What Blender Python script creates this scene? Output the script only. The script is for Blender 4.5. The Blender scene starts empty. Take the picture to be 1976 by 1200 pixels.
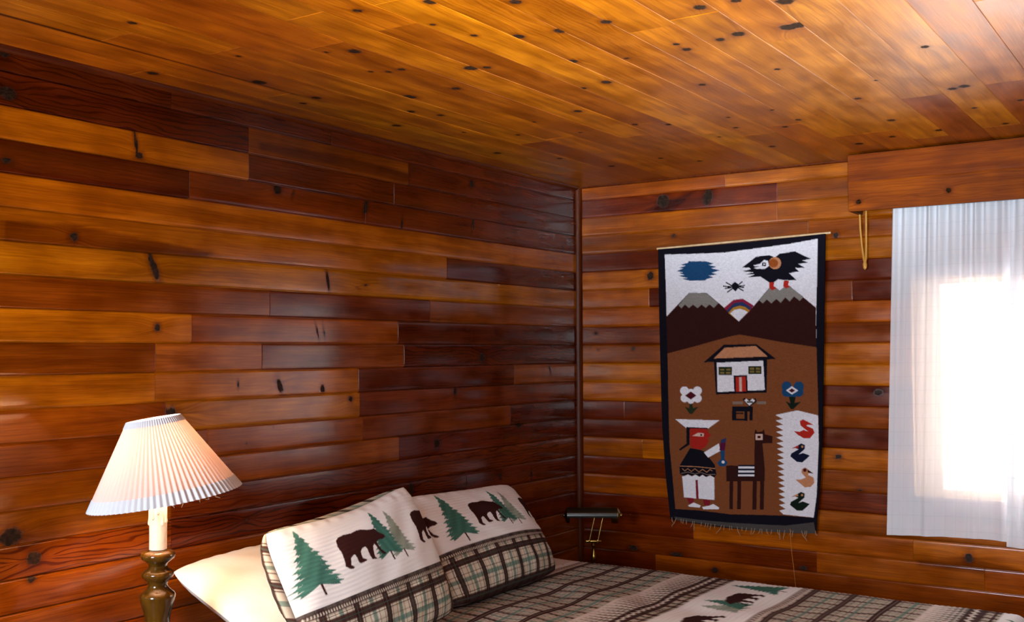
import bpy, math, random
import numpy as np
from mathutils import Vector, Matrix

rng = np.random.default_rng(7)
random.seed(7)
SC = bpy.context.scene
COL = SC.collection
PI = math.pi

# ------------------------------------------------------------------ tables (metres)
LEFT_ROWS = {8:[(2.643,0.14,0.9),(1.885,0.17,0.8),(None,0.16,0.4)],7:[(2.307,0.15,0.9),(1.419,0.33,0.2),(None,0.13,0.3)],6:[(2.306,0.56,0.1),(1.513,0.24,0.5),(None,0.16,0.3)],5:[(2.567,0.15,0.3),(1.69,0.3,0.2),(None,0.24,0.2)],4:[(None,0.55,0.1)],3:[(1.152,0.56,0.1),(None,0.22,0.2)],2:[(None,0.58,0.15)],1:[(2.204,0.38,0.1),(1.271,0.27,0.2),(None,0.36,0.1)],0:[(2.552,0.66,0.1),(1.486,0.42,0.1),(None,0.18,0.2)],-1:[(2.696,0.36,0.2),(2.24,0.52,0.15),(1.446,0.34,0.2),(None,0.17,0.7)],-2:[(2.697,0.64,0.1),(1.728,0.55,0.1),(0.619,0.2,0.2),(None,0.38,0.1)],-3:[(2.653,0.46,0.1),(1.722,0.6,0.1),(None,0.27,0.1)],-4:[(2.483,0.36,0.2),(1.703,0.46,0.1),(0.651,0.32,0.1),(None,0.15,0.3)],-5:[(2.873,0.46,0.1),(1.48,0.48,0.1),(None,0.22,0.4)],-6:[(2.63,0.46,0.15),(None,0.28,0.7)],-7:[(2.629,0.34,1.0),(1.009,0.22,1.0),(None,0.24,0.4)],-8:[(1.703,0.36,0.3),(None,0.28,0.3)],-9:[(1.702,0.34,0.2),(None,0.25,0.2)],-10:[(None,0.36,0.2)],-11:[(None,0.33,0.2)]}  # middle rows paler for window sheen, lower rows redder for lamp glow
LEFT_KNOTS = [(2.778,2.2176,0.008,0.045,-12,0.8),(2.7659,2.178,0.016,0.012,0,0.9),(2.169,2.1443,0.016,0.016,0,1.3),(2.0909,2.1347,0.006,0.02,15,0.6),(1.6898,2.1306,0.012,0.03,10,0.9),(1.4629,2.0858,0.008,0.035,5,0.7),(0.9635,2.3177,0.018,0.018,0,0.8),(0.9561,2.1397,0.007,0.04,12,0.9),(2.9944,1.8984,0.015,0.014,0,0.9),(2.7068,1.8264,0.012,0.05,-24,1.0),(1.9058,1.8234,0.008,0.045,-12,0.9),(1.6892,1.8182,0.03,0.008,-10,0.4),(1.7352,1.8035,0.02,0.007,15,0.4),(2.6908,1.6316,0.015,0.017,0,0.7),(1.9612,1.6279,0.006,0.04,-18,0.7),(1.9249,1.6284,0.006,0.04,-10,0.6),(2.152,1.4278,0.014,0.035,-25,0.8),(2.3504,1.4407,0.006,0.016,0,0.8),(1.9324,1.4116,0.012,0.016,-20,0.9),(1.7762,1.3663,0.018,0.018,0,0.6),(2.633,1.3491,0.035,0.042,-20,0.55),(0.2966,1.466,0.007,0.03,-30,0.8),(0.1631,2.0821,0.006,0.018,0,0.6),(1.0929,1.3743,0.012,0.022,0,0.8),(1.2246,1.1542,0.018,0.018,0,1.0),(3.1823,1.0331,0.03,0.022,0,1.3),(3.1103,0.962,0.02,0.017,0,1.2),(3.1175,0.9028,0.02,0.012,0,0.7),(2.3091,0.9662,0.02,0.014,0,0.25),(1.4019,0.9765,0.013,0.024,0,1.0),(0.7408,0.966,0.012,0.02,0,0.7),(0.4707,0.9472,0.012,0.03,0,0.6),(0.5843,1.195,0.03,0.012,0,0.8),(3.2103,2.0964,0.02,0.01,0,0.8),(3.21,2.2891,0.028,0.02,0,0.9),(3.2211,2.4056,0.02,0.02,0,0.8),(2.1841,1.2835,0.005,0.008,0,0.5),(2.3111,1.2332,0.005,0.006,0,0.6),(0.2706,1.571,0.01,0.02,0,0.4),(0.8854,1.5225,0.03,0.03,0,0.6),(0.3433,1.7537,0.01,0.01,0,0.3)]
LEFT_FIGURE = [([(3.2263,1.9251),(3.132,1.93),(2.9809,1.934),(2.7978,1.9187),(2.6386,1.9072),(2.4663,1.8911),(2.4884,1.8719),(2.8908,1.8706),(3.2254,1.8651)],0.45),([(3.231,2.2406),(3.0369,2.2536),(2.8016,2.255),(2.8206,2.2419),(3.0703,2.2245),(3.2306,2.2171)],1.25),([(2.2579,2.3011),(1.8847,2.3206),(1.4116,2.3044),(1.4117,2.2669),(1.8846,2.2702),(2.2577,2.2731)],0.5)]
RIGHT_ROWS = {8:[(0.836,0.42,0.1),(None,0.5,0.2)],7:[(1.097,0.26,0.2),(None,0.34,0.2)],6:[(1.096,0.5,0.1),(None,0.48,0.1)],5:[(1.245,0.38,0.2),(None,0.42,0.2)],4:[(0.832,0.24,0.2),(None,0.56,0.1)],3:[(0.525,0.56,0.1),(1.242,0.3,0.1),(None,0.18,0.1)],2:[(0.417,0.5,0.1),(0.962,0.25,0.1),(1.445,0.3,0.1),(None,0.18,0.1)],1:[(None,0.5,0.15)],0:[(1.037,0.3,0.3),(None,0.35,0.2)],-1:[(1.036,0.38,0.2),(None,0.56,0.1)],-2:[(None,0.58,0.1)],-3:[(1.084,0.55,0.1),(None,0.2,0.1)],-4:[(0.27,0.24,0.1),(1.083,0.26,0.1),(None,0.4,0.1)],-5:[(1.081,0.2,0.2),(None,0.2,0.2)],-6:[(0.372,0.4,0.1),(1.08,0.55,0.1),(None,0.56,0.2)],-7:[(1.079,0.25,0.2),(None,0.38,0.2)],-8:[(1.226,0.4,0.1),(None,0.26,0.5)],-9:[(0.817,0.22,0.2),(None,0.42,0.1)],-10:[(0.647,0.25,0.1),(1.691,0.5,0.15),(None,0.52,0.1)],-11:[(1.261,0.28,0.3),(1.981,0.45,0.1),(None,0.45,0.1)],-12:[(0.439,0.24,0.1),(None,0.4,0.15)],-13:[(None,0.4,0.2)]}
RIGHT_KNOTS = [(0.5005,2.3087,0.03,0.03,-20,1.2),(0.7428,2.3096,0.022,0.035,-15,1.2),(0.5561,2.1287,0.016,0.014,0,0.6),(0.4242,1.9331,0.018,0.022,0,1.0),(0.105,1.6442,0.018,0.012,10,0.5),(0.1198,1.5544,0.012,0.006,-20,0.7),(0.3233,1.5616,0.01,0.01,0,0.8),(1.3727,2.0794,0.012,0.012,0,1.2),(1.3691,1.0641,0.015,0.011,0,1.0),(1.5528,1.3607,0.022,0.014,0,0.9),(1.4652,0.9198,0.02,0.006,0,0.8),(0.3141,0.5471,0.022,0.012,0,1.2),(0.5536,0.5372,0.03,0.01,0,1.1),(1.1974,0.5402,0.018,0.01,0,1.1),(1.921,0.66,0.016,0.02,0,1.0),(0.7596,0.4829,0.03,0.02,0,0.6),(0.0732,1.571,0.008,0.008,0,0.4),(0.2582,0.9624,0.006,0.006,0,0.6)]
RIGHT_FIGURE = [([(0.6432,2.3387),(0.6852,2.3507),(0.5574,2.2517),(0.3832,2.2649)],0.4),([(1.7077,0.6313),(1.9003,0.6623),(2.1347,0.6328),(2.1343,0.6114),(1.7073,0.6042)],0.6)]
CEIL_KNOTS = [(2.6213,0.7861,0.0209,0.0176,0,1.0),(2.5284,0.2897,0.0247,0.0208,0,1.0),(2.7926,0.1002,0.019,0.016,0,1.0),(2.2697,0.2907,0.0171,0.0144,0,1.0),(2.2341,0.1939,0.0133,0.0112,0,1.0),(2.4215,0.67,0.0095,0.008,0,1.0),(2.0939,0.5576,0.0247,0.0208,0,1.0),(1.9181,0.4212,0.0162,0.0136,0,1.0),(1.8095,0.4726,0.0133,0.0112,0,1.0),(2.3903,0.7691,0.0133,0.0112,0,1.0),(2.3895,0.7163,0.0114,0.0096,0,1.0),(2.1016,0.7624,0.0162,0.0136,0,1.0),(2.2794,0.951,0.0228,0.0192,0,1.0),(2.2554,0.9964,0.0142,0.012,0,1.0),(2.4727,1.2545,0.019,0.016,0,1.0),(2.4528,1.3766,0.019,0.016,0,1.0),(2.1671,1.2487,0.0181,0.0152,0,1.0),(1.8905,1.2119,0.019,0.016,0,1.0),(1.8621,1.1084,0.0133,0.0112,0,1.0),(2.8431,1.2364,0.019,0.016,0,1.0),(2.7226,1.412,0.0171,0.0144,0,1.0),(1.5795,0.9234,0.0171,0.0144,0,1.0),(1.068,0.2166,0.019,0.016,0,1.0),(0.8028,0.3748,0.0152,0.0128,0,1.0),(1.7624,0.2225,0.019,0.016,0,1.0),(1.5117,0.3599,0.0095,0.008,0,1.0),(1.2536,0.9866,0.0133,0.0112,0,1.0),(1.1793,1.0934,0.0133,0.0112,0,1.0),(1.6817,1.4542,0.0133,0.0112,0,1.0),(0.5237,1.2657,0.0162,0.0136,0,1.0),(1.1916,1.5114,0.0095,0.008,0,1.0),(0.9748,1.5332,0.0133,0.0112,0,1.0),(0.8841,1.4506,0.0133,0.0112,0,1.0),(0.9757,1.2851,0.0114,0.0096,0,1.0),(1.169,1.3326,0.0095,0.008,0,1.0),(0.841,1.1591,0.0095,0.008,0,1.0),(1.1922,1.8186,0.0133,0.0112,0,1.0),(0.7626,1.8223,0.0171,0.0144,0,1.0),(0.466,1.9307,0.0171,0.0144,0,1.0),(0.4451,1.7452,0.0152,0.0128,0,1.0),(0.3675,1.5891,0.019,0.016,0,1.0),(1.4115,1.9394,0.0076,0.0064,0,1.0),(1.1682,2.1598,0.0209,0.0176,0,1.0),(1.1525,2.121,0.0171,0.0144,0,1.0),(0.8417,2.2836,0.0133,0.0112,0,1.0),(0.8062,2.1246,0.0114,0.0096,0,1.0),(1.724,2.1627,0.0142,0.012,0,1.0),(2.1341,1.93,0.0247,0.0208,0,1.0),(2.132,1.9007,0.0247,0.0208,0,1.0),(2.3449,1.9691,0.0247,0.0208,0,1.0),(2.149,1.7675,0.0209,0.0176,0,1.0),(2.1266,1.7048,0.0152,0.0128,0,1.0),(2.421,1.7727,0.019,0.016,0,1.0),(2.4222,1.8705,0.0152,0.0128,0,1.0),(2.0897,1.5855,0.0152,0.0128,0,1.0),(2.1549,1.5833,0.0114,0.0096,0,1.0),(1.7295,1.7258,0.0114,0.0096,0,1.0),(1.0151,1.6157,0.0047,0.004,0,1.0),(3.1527,0.4809,0.0133,0.0112,0,1.0),(2.8935,1.041,0.0133,0.0112,0,1.0),(2.6922,1.1265,0.0095,0.008,0,1.0),(2.5497,1.1598,0.0114,0.0096,0,1.0),(2.4496,1.5191,0.0171,0.0144,0,1.0),(2.1045,1.3996,0.0095,0.008,0,1.0),(0.4884,0.4692,0.0171,0.0144,0,1.0),(0.5401,0.7497,0.0133,0.0112,0,1.0),(0.3772,0.867,0.0133,0.0112,0,1.0),(1.3454,0.5092,0.0114,0.0096,0,1.0),(1.2463,0.7406,0.0095,0.008,0,1.0),(1.5152,0.6923,0.0095,0.008,0,1.0),(2.7749,0.4673,0.0095,0.008,0,1.0),(2.6602,0.7108,0.0085,0.0072,0,1.0),(0.4523,2.1709,0.0133,0.0112,0,1.0)]
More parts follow.
